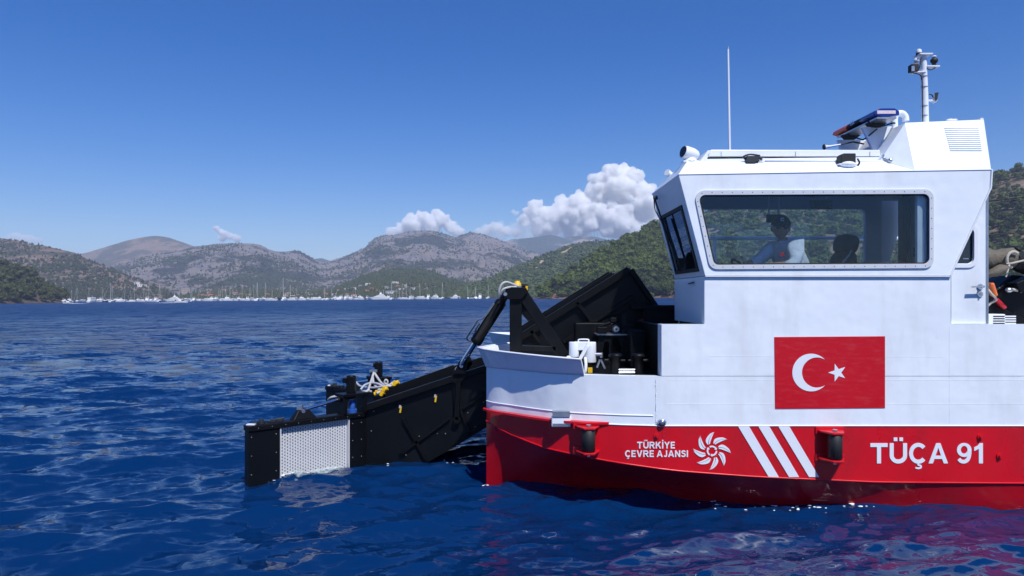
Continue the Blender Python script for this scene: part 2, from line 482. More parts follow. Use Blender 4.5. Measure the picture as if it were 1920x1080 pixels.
class Hill:
    def __init__(s, name, label, crest, yshore, ycrest, mt, p=1.0, amp=.06, sc=.12, seed=0, nu=260, nt=90, rid=False, gully=0.0, back=1.35, zmin=-3.0, bulge=None):
        s.crest = np.array(crest, float); s.ys = yshore; s.yc = ycrest; s.p = p; s.amp = amp; s.sc = sc; s.seed = seed; s.rid = rid; s.gully = gully
        s.back = back; s.zmin = zmin; s.bulge = bulge
        u0, u1 = s.crest[0,0], s.crest[-1,0]
        s.u = np.linspace(u0, u1, nu)
        s.t = np.concatenate([np.linspace(-.06, 0, 4)[:-1], np.linspace(0, 1.0, nt), np.linspace(1.0, back, 12)[1:]])
        U, T = np.meshgrid(s.u, s.t, indexing='ij')
        s.X, s.Y, s.Z = s.xyz(U, T)
        s.T = T
        V = np.stack([s.X, s.Y, s.Z], -1).reshape(-1,3)
        f = grid_faces(nu, len(s.t))
        s.o = np_mesh(name, V, f, mt)
        if s.o.data.polygons[len(f)//2].normal.z < 0: s.o.data.flip_normals()
        tag(s.o, label, None, kind='structure')
        s.PY = Hl(U) - (s.Z-CAMZ)*F/s.Y
    def val(s, a, u):
        if callable(a): return a(u)
        if isinstance(a, (list, tuple)):
            q = np.array(a, float); return np.interp(u, q[:,0], q[:,1])
        return np.full_like(u, float(a))
    def xyz(s, U, T):
        U = np.asarray(U, float); T = np.asarray(T, float)
        Ys = s.val(s.ys, U); Yc = s.val(s.yc, U)
        pyc = np.interp(U, s.crest[:,0], s.crest[:,1])
        zc = np.maximum(CAMZ + (Hl(U)-pyc)*Yc/F, .5)
        Y = Ys + T*(Yc-Ys); X = (U-960)/F*Y
        tt = np.clip(T, 0, 1)
        prof = tt**s.p
        if s.bulge: prof = prof + s.bulge*np.sin(tt*math.pi)
        z = zc*prof
        b = np.clip(T-1, 0, 9)
        z = z - zc*1.6*b**1.3
        D = np.median(Yc)*s.sc
        n = fbm(X/D+s.seed*7.7, Y/D+s.seed*3.3, 6, s.rid)
        env = np.clip(tt*2.5, 0, 1)*(1-.55*np.clip((tt-.8)/.2, 0, 1))
        z = z + n*s.amp*np.maximum(zc, np.max(zc)*.25)*env
        if s.gully:
            g = fbm(X/(D*.45)+5+.4*fbm(X/D, Y/D, 3), Y/(D*2.2)+s.seed, 5, True)
            z = z - (g*.5+.3)*s.gully*zc*env*np.clip(1.25-tt, .12, 1)
        z = np.where(T < 0, s.zmin*(-T/.06), z)
        return X, Y, z
    def hit(s, px, py):
        """first terrain point seen at photo pixel"""
        i = int(np.clip(round((px-s.u[0])/(s.u[-1]-s.u[0])*(len(s.u)-1)), 0, len(s.u)-1))
        col = s.PY[i]
        ok = np.nonzero((col <= py) & (s.T[i] >= 0))[0]
        if len(ok) == 0: return None
        j = ok[0]
        t = s.T[i][j]
        if j > 0 and col[j-1] > py:
            k = (col[j-1]-py)/(col[j-1]-col[j]); t = s.T[i][j-1] + k*(s.T[i][j]-s.T[i][j-1])
        x, y, z = s.xyz(np.array([px]), np.array([t]))
        return Vector((x[0], y[0], z[0]))

G1 = (.055,.070,.030); G2 = (.050,.058,.030); ROCK = (.30,.275,.25); TAN = (.30,.22,.15); RED = (.22,.125,.08)
H = {}
H['far'] = Hill('far_hills', 'blue far mountains behind the nearer ridges',
    [(520,520),(560,500),(585,487),(600,483),(622,490),(700,500),(860,480),(930,458),(960,449),(985,447),(1010,444),(1035,440),(1058,446),(1090,442),(1120,445),(1160,454),(1240,470),(1500,470),(1800,450),(2300,470)],
    3900, 4600, hill_mat('far_forest', (.035,.05,.028), ROCK, TAN, .75, gsc=.004, rsc=.006, bump=10), amp=.05, nu=150, nt=24, seed=5)
H['dome'] = Hill('brown_dome_hill', 'bare brown domed hill behind the left ridges',
    [(-900,470),(-500,440),(-200,445),(0,447),(60,462),(110,478),(160,474),(200,461),(240,450),(270,444),(292,442),(315,444),(345,454),(380,468),(450,490),(560,520)],
    2500, 3400, hill_mat('brown_scrub', (.085,.080,.045), (.22,.165,.115), (.22,.15,.10), .45, gsc=.012, rsc=.012, bump=4), amp=.06, nu=200, nt=50, seed=2, gully=.06)
H['rock'] = Hill('rocky_mountain', 'grey limestone mountain slopes above the far harbour',
    [(150,560),(180,520),(205,500),(250,487),(300,477),(340,470),(365,462),(400,457),(440,455),(470,456),(488,459),(505,467),(525,474),(545,471),(562,471),(580,480),(598,490),(613,491),(640,484),(662,476),(684,466),(695,455),(712,445),(740,441),(772,436),(797,432),(815,434),(838,441),(856,447),(870,441),(884,436),(900,440),(930,448),(955,457),(985,468),(1020,478),(1060,484),(1120,500),(1220,520)],
    [(150,1450),(500,1500),(1220,1500)], [(150,2300),(500,2500),(600,2900),(800,3000),(1220,3100)],
    hill_mat('limestone', (.060,.066,.042), (.30,.27,.275), (.36,.295,.235), .40, gsc=.014, rsc=.030, bump=16), p=.85, amp=.11, sc=.10, nu=460, nt=130, seed=3, rid=True, gully=.30)
H['left'] = Hill('left_scrub_hill', 'brown green scrub hill descending to the harbour',
    [(-900,440),(-500,425),(-200,440),(-60,441),(0,445),(30,450),(62,459),(85,461),(115,468),(142,474),(167,487),(208,504),(240,517),(292,531),(320,546),(350,562)],
    [(-900,900),(350,1000)], [(-900,1500),(0,1500),(350,1150)],
    hill_mat('scrub_slope', (.066,.066,.038), (.22,.165,.125), (.20,.135,.10), .50, gsc=.022, rsc=.02, bump=3), p=.9, amp=.07, sc=.12, nu=260, nt=80, seed=4, gully=.07)
H['foot'] = Hill('harbour_foothill', 'low green foothills with houses behind the harbour',
    [(330,560),(370,550),(420,546),(470,543),(520,545),(570,549),(620,545),(650,530),(680,516),(712,508),(740,503),(780,502),(810,508),(835,518),(870,530),(930,545),(1010,552)],
    900, [(330,1250),(760,1500),(1010,1400)],
    hill_mat('foothill_green', (.050,.064,.030), ROCK, TAN, .68, gsc=.022, rsc=.02, bump=3), p=.9, amp=.12, sc=.10, nu=240, nt=70, seed=6)
H['green'] = Hill('wooded_green_hill', 'green wooded hill with a dirt road across it',
    [(785,561),(815,552),(850,543),(885,534),(920,521),(955,505),(985,492),(1015,480),(1040,470),(1065,460),(1090,455),(1120,452),(1150,452),(1200,455),(1300,460),(1500,470)],
    [(785,950),(1500,820)], [(785,1050),(960,1300),(1100,1500),(1500,1500)],
    hill_mat('wood_green', (.046,.066,.026), TAN, (.28,.20,.13), .80, gsc=.03, rsc=.03, bump=3, soil_h=5, soil_amt=.7), p=.95, amp=.09, sc=.12, nu=220, nt=80, seed=7)
H['near_left'] = Hill('dark_wooded_headland', 'dark wooded headland sloping into the water',
    [(-1100,380),(-700,400),(-400,430),(-150,465),(0,493),(30,503),(55,514),(80,530),(100,544),(115,553),(125,560),(133,567)],
    [(-1100,430),(0,520),(133,600)], [(-1100,650),(0,680),(133,640)],
    hill_mat('headland_ground', (.05,.05,.025), (.17,.125,.09), (.12,.085,.065), .55, gsc=.06, rsc=.06, bump=1, soil_h=5, soil_amt=.7), p=.85, amp=.10, sc=.16, nu=160, nt=50, seed=8)
H['near'] = Hill('pine_hillside', 'near hillside covered in pine trees behind the workboat',
    [(1000,562),(1018,553),(1045,532),(1070,520),(1100,500),(1130,475),(1160,460),(1185,448),(1215,433),(1245,424),(1300,402),(1400,372),(1500,352),(1600,340),(1700,335),(1800,338),(1860,334),(1890,322),(1925,312),(2000,300),(2300,300),(2700,330),(3200,360)],
    [(1000,520),(1270,500),(1900,400),(3200,380)], [(1000,545),(1050,600),(1240,740),(1900,700),(3200,700)],
    hill_mat('pine_ground', (.05,.055,.024), (.21,.16,.12), (.18,.115,.08), .42, gsc=.05, rsc=.06, bump=1.2, soil_h=9, soil_amt=.9), p=.9, amp=.10, sc=.16, nu=330, nt=90, seed=9)

# dirt tracks on the wooded hill
M['dirt'] = mat('pale_dirt', (.34,.24,.16), .95, var=.15, vscale=.2)
def track(h, pix, w):
    pts = [h.hit(*q) for q in pix]; pts = [p+Vector((0,0,1.2)) for p in pts if p is not None]
    if len(pts) < 2: return
    b = MB(); rows = []
    for i, p in enumerate(pts):
        t = (pts[min(i+1, len(pts)-1)]-pts[max(i-1, 0)]).normalized(); sd = t.cross(Vector((0,-.45,1))).normalized()
        ww = w*(.7+.6*random.Random(i*7).random())
        rows.append([p-sd*ww/2, p+sd*ww/2, p+sd*ww/2-Vector((0,0,3)), p-sd*ww/2-Vector((0,0,3))])
    b.loft(rows, closed=True, smooth=False)
    tag(b.build('dirt_road', M['dirt'], M=Matrix()), 'pale dirt road cut across the wooded hill', None, kind='structure')
track(H['green'], [(974,521),(980,515),(988,510),(997,506),(1006,502),(1012,497),(1018,491)], 5)
track(H['green'], [(1054,476),(1062,472),(1069,467),(1075,462),(1079,457)], 5)
track(H['green'], [(940,517),(948,515),(956,514)], 9)

# ------------------------------------------------------------------ vegetation
def leaf_mat(name, col, var=.35, objrand=True):
    m = bpy.data.materials.new(name); m.use_nodes = True
    n = m.node_tree.nodes; l = m.node_tree.links; b = n['Principled BSDF']
    b.inputs['Roughness'].default_value = .8; b.inputs['Specular IOR Level'].default_value = .15
    at = n.new('ShaderNodeAttribute'); at.attribute_name = 'tint'
    oi = n.new('ShaderNodeObjectInfo')
    geo = n.new('ShaderNodeNewGeometry')
    no = n.new('ShaderNodeTexNoise'); no.inputs['Scale'].default_value = .9; no.inputs['Detail'].default_value = 3
    l.new(geo.outputs['Position'], no.inputs['Vector'])
    ad = n.new('ShaderNodeMath'); ad.operation = 'ADD'; l.new(at.outputs['Fac'], ad.inputs[0])
    mo = n.new('ShaderNodeMath'); mo.operation = 'MULTIPLY'; mo.inputs[1].default_value = .8; l.new(oi.outputs['Random'], mo.inputs[0]); l.new(mo.outputs[0], ad.inputs[1])
    a2 = n.new('ShaderNodeMath'); a2.operation = 'MULTIPLY_ADD'; l.new(no.outputs['Fac'], a2.inputs[0]); a2.inputs[1].default_value = .7; l.new(ad.outputs[0], a2.inputs[2])
    r = n.new('ShaderNodeMapRange'); r.inputs['From Min'].default_value = .25; r.inputs['From Max'].default_value = 1.3; l.new(a2.outputs[0], r.inputs['Value'])
    cr = n.new('ShaderNodeValToRGB')
    cr.color_ramp.elements[0].color = (col[0]*.5, col[1]*.5, col[2]*.55, 1); cr.color_ramp.elements[1].color = (min(1, col[0]*1.65), col[1]*1.5, col[2]*1.2, 1)
    l.new(r.outputs[0], cr.inputs[0]); l.new(cr.outputs[0], b.inputs['Base Color'])
    tr = n.new('ShaderNodeBsdfTranslucent'); l.new(cr.outputs[0], tr.inputs[0])
    mx = n.new('ShaderNodeMixShader'); mx.inputs[0].default_value = .2
    l.new(b.outputs[0], mx.inputs[1]); l.new(tr.outputs[0], mx.inputs[2]); l.new(mx.outputs[0], n['Material Output'].inputs[0])
    return m
M['pine'] = leaf_mat('pine_foliage', (.062,.090,.026))
M['pine_dark'] = leaf_mat('dark_foliage', (.050,.062,.024))
M['scrub'] = leaf_mat('scrub_foliage', (.042,.056,.026))
M['trunk'] = mat('pine_bark', (.11,.07,.05), .9, var=.2)

def ico(sub):
    bm = bmesh.new(); bmesh.ops.create_icosphere(bm, subdivisions=sub, radius=1)
    v = np.array([q.co[:] for q in bm.verts]); f = np.array([[x.index for x in q.verts] for q in bm.faces]); bm.free(); return v, f
ICO1 = ico(1); ICO2 = ico(2)
def tree_shape(seed, lobes=6, leaves=120):
    """clumpy crown: lobes + loose leaf tufts; unit: crown radius ~1, base at z=0"""
    r = np.random.RandomState(seed); V = []; Fc = []; off = 0
    for i in range(lobes):
        v, f = ICO2 if i == 0 else ICO1
        a = r.rand()*6.283; d = 0 if i == 0 else .45+.25*r.rand()
        c = np.array([math.cos(a)*d, math.sin(a)*d, 1.15 + (0.1 if i == 0 else r.uniform(-.35,.45))])
        s = np.array([1, 1, .62])*(.58 if i == 0 else r.uniform(.34,.58))
        k = 1+.26*r.randn(len(v),1)
        V.append(v*k*s+c); Fc.append(f+off); off += len(v)
    # tufts
    n = leaves; d = r.randn(n,3); d /= np.linalg.norm(d, axis=1, keepdims=True); d[:,2] *= .8
    c = d*r.uniform(.75,1.12,(n,1))*np.array([1,1,.8]) + np.array([0,0,1.15])
    a = r.randn(n,3)*.18; b = r.randn(n,3)*.18
    tv = np.stack([c-a, c+a, c+b], 1).reshape(-1,3)
    V.append(tv); Fc.append(np.arange(n*3).reshape(-1,3)+off); off += n*3
    return np.concatenate(V), np.concatenate(Fc)
SHAPES = [tree_shape(s) for s in range(7)]
SMALL = []
for s in range(5):
    r = np.random.RandomState(90+s); v, f = ico(1); k = 1+.25*r.randn(len(v),1); SMALL.append((v*k*np.array([1,1,.8])+np.array([0,0,.5]), f))
TINY = []
for s in range(5):
    r = np.random.RandomState(60+s)
    bm = bmesh.new(); bmesh.ops.create_icosphere(bm, subdivisions=1, radius=1); bm.free()
    t = np.array([[1,0,0],[-.5,.87,0],[-.5,-.87,0],[0,0,1.1],[0,0,-.6],[.3,.6,.6],[-.6,.1,.6]])
    f = np.array([[0,5,3],[5,1,3],[1,6,3],[6,2,3],[2,0,3],[0,1,5],[1,2,6],[2,4,0],[0,4,1],[1,4,2]])
    TINY.append((t*(1+.25*r.randn(7,1)), f))

def scatter(h, n, pxr, seed, dens=None):
    """points spread evenly over the visible slope: [(point, px, py)]"""
    r = np.random.RandomState(seed); m = n*5
    U = r.uniform(pxr[0], pxr[1], m)
    ii = np.clip(np.rint((U-h.u[0])/(h.u[-1]-h.u[0])*(len(h.u)-1)).astype(int), 0, len(h.u)-1)
    lo = h.PY[:,3]; top = h.PY.min(1); span = (lo-top)
    keep = r.rand(m) < np.clip(.4+span[ii]/160, 0, 1)
    py = top[ii]+r.rand(m)*span[ii]
    U, ii, py = U[keep], ii[keep], py[keep]
    col = h.PY[ii][:,3:]; tt = h.T[0][3:]
    j = np.argmax(col <= py[:,None], 1); j0 = np.maximum(j-1, 0); k = np.arange(len(j))
    c0 = col[k,j0]; c1 = col[k,j]; fr = np.where(j > 0, np.clip((c0-py)/np.maximum(c0-c1, 1e-6), 0, 1), 0)
    T = tt[j0]+fr*(tt[j]-tt[j0])
    X, Y, Z = h.xyz(U, T)
    if dens is not None: sel = r.rand(len(U)) < dens(X, Y, Z, U)
    else: sel = np.ones(len(U), bool)
    idx = np.nonzero(sel)[0][:n]
    return [(Vector((X[i], Y[i], Z[i])), U[i], py[i]) for i in idx]
def merged(name, pts, shapes, size, mt, seed, label):
    r = np.random.RandomState(seed); V = []; Fc = []; tint = []; off = 0
    for p in pts:
        v, f = shapes[r.randint(len(shapes))]
        s = (size[0]+(size[1]-size[0])*r.rand()**1.4)*(1.35 if r.rand() < .2 else 1); a = r.rand()*6.283; c, d = math.cos(a), math.sin(a)
        q = np.stack([v[:,0]*c-v[:,1]*d, v[:,0]*d+v[:,1]*c, v[:,2]*(.85+.4*r.rand())], 1)*s + np.array(p)
        V.append(q); Fc.append(f+off); off += len(v); tint.append(np.full(len(v), r.rand()*.8))
    o = np_mesh(name, np.concatenate(V), np.concatenate(Fc), mt, smooth=False)
    at = o.data.attributes.new('tint', 'FLOAT', 'POINT'); at.data.foreach_set('value', np.concatenate(tint).astype(np.float32))
    return tag(o, label, None, kind='stuff')

def visible(u, py):
    if u < 1000: return True
    if 1025 < u < 1228 and py < 556 - max(0, (u-1090)*.0): return True
    if 1228 <= u < 1264 and py > 430: return True
    if 1325 < u < 1615 and 396 < py < 488: return True
    if 1856 < u < 1918 and py < 470: return True
    return False
bare = lambda X, Y, Z, U: np.where(U < 1700, np.clip(.25 + (Z-6)/26 + .9*perlin(X/40, Y/40), .12, 1), 1.0)
pines = scatter(H['near'], 3000, (1004,2500), 21, bare)
pines += scatter(H['near'], 900, (1010,1280), 22, bare)
vis = [q for q in pines if visible(q[1], q[2])]
vis.sort(key=lambda q: q[0].y)
single = vis[:295]; ids = set(id(q) for q in single)
rest = [q[0] for q in pines if id(q) not in ids]
tree_meshes = []
for i, (v, f) in enumerate(SHAPES):
    tv = []; tf = []; k = 6
    for z, rr in ((-.6,.07),(1.0,.045)):
        for a in range(k): tv.append((rr*math.cos(a*6.283/k), rr*math.sin(a*6.283/k), z))
    for a in range(k): tf.append((a, (a+1) % k, k+(a+1) % k)); tf.append((a, k+(a+1) % k, k+a))
    VV = np.concatenate([v, np.array(tv)]); FF = np.concatenate([f, np.array(tf)+len(v)])
    o = np_mesh('pine_tree', VV, FF, [M['pine'], M['trunk']], smooth=False)
    mi = np.zeros(len(FF), np.int32); mi[len(f):] = 1; o.data.polygons.foreach_set('material_index', mi)
    tree_meshes.append(o.data); bpy.data.objects.remove(o)
rr = random.Random(5)
for p, u, py in single:
    o = bpy.data.objects.new('pine_tree', rr.choice(tree_meshes)); C.objects.link(o)
    s = rr.uniform(1.8, 3.4)*(1.5 if rr.random() < .22 else 1); o.location = p; o.scale = (s, s, s*rr.uniform(.85,1.25)); o.rotation_euler = (0, 0, rr.random()*6.28)
    tag(o, 'green round crowned pine among many on the near hillside behind the workboat', 'tree', 'pines on the near hillside')
merged('pine_forest', rest, SHAPES, (1.9,4.0), M['pine'], 31, 'green pine forest covering the rest of the near hillside')
hl = scatter(H['near_left'], 1500, (-500,130), 23, lambda X,Y,Z,U: np.clip(.45+(Z-2)/8, .3, 1))
merged('headland_wood', [q[0] for q in hl], SHAPES, (1.9,3.6), M['pine_dark'], 32, 'dark trees covering the headland')
gr = scatter(H['green'], 6500, (790,1300), 24)
merged('hill_wood', [q[0] for q in gr], SMALL, (1.6,3.2), M['pine'], 33, 'trees covering the green hill with the road')
lf = scatter(H['left'], 6500, (-250,345), 25, lambda X,Y,Z,U: np.clip(.55+1.3*perlin(X/160, Y/160), .12, 1))
merged('slope_scrub', [q[0] for q in lf], TINY, (1.5,3.3), M['scrub'], 34, 'dark scrub dotting the left hill')
rk = scatter(H['rock'], 15000, (190,1100), 26, lambda X,Y,Z,U: np.clip(.22+1.7*fbm(X/260, Y/260, 3), .05, 1))
merged('mountain_scrub', [q[0] for q in rk], TINY, (1.4,4.0), M['scrub'], 35, 'dark scrub scattered over the limestone mountain')
ft = scatter(H['foot'], 6000, (335,1000), 27, lambda X,Y,Z,U: np.clip(.7+1.2*perlin(X/120, Y/120), .1, 1))
merged('foothill_wood', [q[0] for q in ft], TINY, (1.8,4.0), M['scrub'], 36, 'trees and bushes on the harbour foothills')

# ------------------------------------------------------------------ shore strip, houses, masts
M['cream'] = mat('cream_render', (.62,.56,.47), .8, var=.06)
M['wallw'] = mat('white_render', (.76,.75,.73), .8, var=.04)
M['stone'] = mat('old_stone', (.36,.30,.24), .9, var=.2, vscale=.4)
M['tile'] = mat('red_roof_tile', (.33,.12,.07), .85, var=.2, vscale=.6)
M['window'] = mat('dark_window', (.03,.035,.045), .2)
NUM = ['first','second','third','fourth','fifth','sixth','seventh','eighth','ninth','tenth','eleventh','twelfth','thirteenth','fourteenth','fifteenth','sixteenth','seventeenth','eighteenth','nineteenth']
TENS = {20:'twenti',30:'thirti',40:'forti',50:'fifti',60:'sixti',70:'seventi'}
def nth(i):
    if i < 19: return NUM[i]
    k = i+1; t = k//10*10
    return TENS[t]+'eth' if k % 10 == 0 else TENS[t][:-1]+'y-'+NUM[k % 10-1]
def house(p, w, d, h, wall, roofed, label, group=None, rot=0, floors=2):
    Mh = Matrix.Translation(p) @ Matrix.Rotation(rot, 4, 'Z')
    t = thing('house', label, 'house', (0,0,0), group, M=Mh)
    MB().box2((-w/2,-d/2,-4), (w/2,d/2,h)).build('wall', wall, t)
    b = MB()
    if roofed:
        e = .5; rh = h+w*.16
        b.add([(-w/2-e,-d/2-e,h),(w/2+e,-d/2-e,h),(w/2+e,d/2+e,h),(-w/2-e,d/2+e,h),(-w/2+d*.3,0,rh),(w/2-d*.3,0,rh)],
              [(0,1,5,4),(1,2,5),(2,3,4,5),(3,0,4),(0,3,2,1)])
        b.build('roof', M['tile'], t)
    else:
        b.box2((-w/2-.3,-d/2-.3,h), (w/2+.3,d/2+.3,h+.5)); b.build('roof', wall, t)
    n = max(2, int(w/3))
    for fl in range(floors):
        for i in range(n):
            x = -w/2+(i+.5)*w/n; z = .8+fl*h/floors
            MB().box2((x-.6,-d/2-.06,z), (x+.6,-d/2+.1,z+1.4)).build('window', M['window'], t)
rh = random.Random(44)
def add_houses(spec, h, label, group):
    for k_, (px, py, wpx, wall, roofed) in enumerate(sorted(spec)):
        p = h.hit(px, py)
        if p is None: continue
        w = wpx*p.y/F
        house(p, w, w*.8, max(3.0, w*rh.uniform(.3,.48)), M[wall], roofed, '%s %s, %s from the left' % ({'wallw':'white','cream':'cream','stone':'stone'}[wall], label, nth(k_)), group, rh.uniform(-.5,.5), 2 if w > 9 else 1)
add_houses([(665,543,9,'wallw',0),(678,540,8,'wallw',0),(690,537,9,'wallw',0),(698,545,9,'stone',1),(714,536,9,'wallw',0),(722,541,8,'cream',0),(731,543,14,'wallw',0),(740,533,12,'wallw',0),
            (746,539,8,'cream',1),(752,546,10,'wallw',0),(706,549,10,'cream',1),(688,549,8,'cream',1),(775,543,8,'wallw',0),(733,553,15,'wallw',0),(757,554,8,'cream',1),(650,545,8,'wallw',0),(634,547,7,'cream',1)],
           H['foot'], 'house on the wooded foothill above the yachts', 'houses on the foothill')
add_houses([(388,546,9,'wallw',1),(397,543,9,'cream',1),(404,547,10,'wallw',1),(411,551,9,'cream',1),(392,552,9,'wallw',1),(382,554,8,'cream',0),(420,547,9,'cream',1),(372,551,8,'wallw',0),
            (428,553,9,'cream',1),(440,555,12,'wallw',1),(452,556,11,'cream',1),(378,558,12,'cream',1),(395,559,13,'wallw',1),(412,559,12,'cream',1),(466,557,11,'wallw',1),(500,557,12,'cream',1),(540,556,12,'wallw',1),(556,556,9,'cream',1),(572,553,12,'wallw',0),(585,556,11,'wallw',0),(597,555,9,'cream',1),(612,556,12,'cream',1),(628,555,10,'wallw',0),(648,557,12,'cream',1),(664,557,10,'wallw',1)],
           H['foot'], 'house in the harbour village behind the moored boats', 'houses of the harbour village')
add_houses([(256,534,9,'wallw',0),(263,537,8,'wallw',0),(271,538,7,'cream',0)], H['left'], 'house high on the scrub hill above the masts', 'houses on the scrub hill')
for px, w, lab in ((349,16,'weathered tan stone building standing in trees right of the large yacht'),):
    p = H['rock'].hit(px, 551) or H['foot'].hit(px, 556)
    if p is not None: house(p, w*p.y/F, 10, 13, M['stone'], False, lab, None, .1, 3)
for px, top, lab in ((1116,432,'taller red and white radio mast on the green ridge'),(1121,437,'shorter radio mast on the green ridge beside the taller one')):
    p = H['green'].hit(px, 454.5)
    if p is None: continue
    hgt = (Hl(px)-top)*p.y/F + CAMZ - p.z
    t = thing('radio_mast', lab, 'mast', (0,0,0), M=Matrix.Translation(p))
    b = MB()
    for a in range(3):
        x, y = .9*math.cos(a*2.094), .9*math.sin(a*2.094); b.cyl((x,y,-2), (x*.3,y*.3,hgt), .16, n=5)
    b.build('lattice_leg', M['steel'], t)
    b = MB()
    for k in range(int(hgt/2)):
        for a in range(3):
            f0 = 1-.7*k*2/hgt; x, y = .9*f0*math.cos(a*2.094), .9*f0*math.sin(a*2.094); f1 = 1-.7*(k+1)*2/hgt; x2, y2 = .9*f1*math.cos(a*2.094+2.094), .9*f1*math.sin(a*2.094+2.094)
            b.cyl((x,y,k*2), (x2,y2,k*2+2), .07, n=4)
    b.build('brace', M['steel'], t)

# ------------------------------------------------------------------ moored boats
M['gel'] = mat('white_gelcoat', (.80,.80,.79), .3, var=.03)
M['navyhull'] = mat('navy_hull', (.015,.022,.05), .25)
M['woodhull'] = mat('dark_wood_hull', (.10,.05,.025), .4, var=.2)
M['spar'] = mat('pale_spar', (.62,.60,.56), .4)
M['bluecloth'] = mat('blue_canvas', (.03,.07,.22), .8)
def hull_loft(L, B, free, sheer=.5, draft=.4, nose=.12, stern=.85):
    rows = []
    for i in range(11):
        t = i/10; x = -L/2+L*t
        w = B/2*(stern+(1-stern)*min(1, t*3))*(1 if t < .5 else max(.02, 1-((t-.5)/.5)**2.2))
        z = free*(1+sheer*max(0, t-.3)**1.5)
        xb = x - nose*L*max(0, (t-.7)/.3)
        rows.append([(x,-w,z),(xb,-w*.82,.15),(xb,-w*.35,-draft),(xb,w*.35,-draft),(xb,w*.82,.15),(x,w,z)])
    return rows
def mk_hull(t, L, B, free, mt, **k):
    b = MB(); rows = hull_loft(L, B, free, **k); b.loft(rows, closed=True, smooth=False); b.add(rows[0], [tuple(range(6))]); return b.build('hull', mt, t)
def wedge(b, x0, x1, w, z0, z1, rake0=.0, rake1=.6):
    return b.hexa([(x0,-w,z0),(x1,-w,z0),(x1,w,z0),(x0,w,z0),(x0+rake0,-w*.85,z1),(x1-rake1,-w*.85,z1),(x1-rake1,w*.85,z1),(x0+rake0,w*.85,z1)])
def new_boat(name, label, cat, group=None): return thing(name, label, cat, (0,0,0), group, M=Matrix())
def sailboat(label, L=12, group=None, mast=1.35, hullm='gel'):
    t = new_boat('sailboat', label, 'sailboat', group)
    mk_hull(t, L, L*.3, L*.11, M[hullm], sheer=.35)
    b = MB(); wedge(b, -L*.1, L*.22, L*.09, L*.10, L*.175, .3, 1.0); c = b.build('cabin', M['gel'], t)
    b = MB(); wedge(b, -L*.06, L*.15, L*.0905, L*.125, L*.15, 0, .1); b.build('window', M['window'], c)
    MB().cyl((L*.08,0,L*.1), (L*.08,0,L*mast), L*.0105, L*.008, n=6).build('mast', M['spar'], t)
    MB().cyl((L*.08,0,L*.25), (-L*.3,0,L*.24), L*.018, n=6).build('boom', M['bluecloth'], t)
    b = MB(); b.cyl((L*.49,0,L*.15), (L*.08,0,L*mast), L*.004, n=4); b.cyl((-L*.49,0,L*.1), (L*.08,0,L*mast), L*.004, n=4); b.build('stay', M['spar'], t)
    return t
def motorboat(label, L=13, group=None, fly=True):
    t = new_boat('motor_yacht', label, 'yacht', group)
    mk_hull(t, L, L*.3, L*.14, M['gel'], sheer=.5)
    b = MB(); wedge(b, -L*.32, L*.22, L*.12, L*.13, L*.25, .1, L*.14); c = b.build('cabin', M['gel'], t)
    b = MB(); wedge(b, -L*.28, L*.20, L*.1215, L*.175, L*.215, .1, L*.06); b.build('window', M['window'], c)
    if fly:
        b = MB(); wedge(b, -L*.28, L*.04, L*.1, L*.25, L*.31, 0, L*.04); b.build('flybridge', M['gel'], t)
        b = MB(); b.bar((-L*.2,-L*.09,L*.3), (-L*.12,-L*.09,L*.42), .2, .3); b.bar((-L*.2,L*.09,L*.3), (-L*.12,L*.09,L*.42), .2, .3); b.box((-L*.08,0,L*.42), (L*.2,L*.2,.15)); b.build('radar_arch', M['gel'], t)
    return t
def superyacht(label, L=26, masts=False):
    t = new_boat('large_yacht', label, 'yacht')
    mk_hull(t, L, L*.22, L*.10, M['gel'], sheer=.7, nose=.14)
    z = L*.10; x0, x1 = -L*.42, L*.25
    for k in range(3):
        hh = L*.052; b = MB(); wedge(b, x0, x1, L*.095-k*L*.012, z, z+hh, L*.005, L*.09); c = b.build('deckhouse', M['gel'], t)
        b = MB(); wedge(b, x0+L*.03, x1-L*.025, L*.0957-k*L*.012, z+hh*.35, z+hh*.75, 0, L*.03); b.build('window', M['window'], c)
        z += hh; x0 += L*.07; x1 -= L*.13
    b = MB(); b.prism([(x0,-L*.02,z),(x0+L*.12,-L*.02,z),(x0+L*.07,-L*.02,z+L*.08),(x0+L*.04,-L*.02,z+L*.08)], (0,L*.04,0)); b.build('radar_arch', M['gel'], t)
    b = MB(); b.sphere((x0+L*.055,0,z+L*.095), L*.02, 8, 6); b.build('radar_dome', M['gel'], t)
    if masts:
        for x in (-L*.1, -L*.28):
            MB().cyl((x,0,z-L*.05), (x,0,z+L*.2), L*.006, n=6).build('mast', M['spar'], t)
    return t
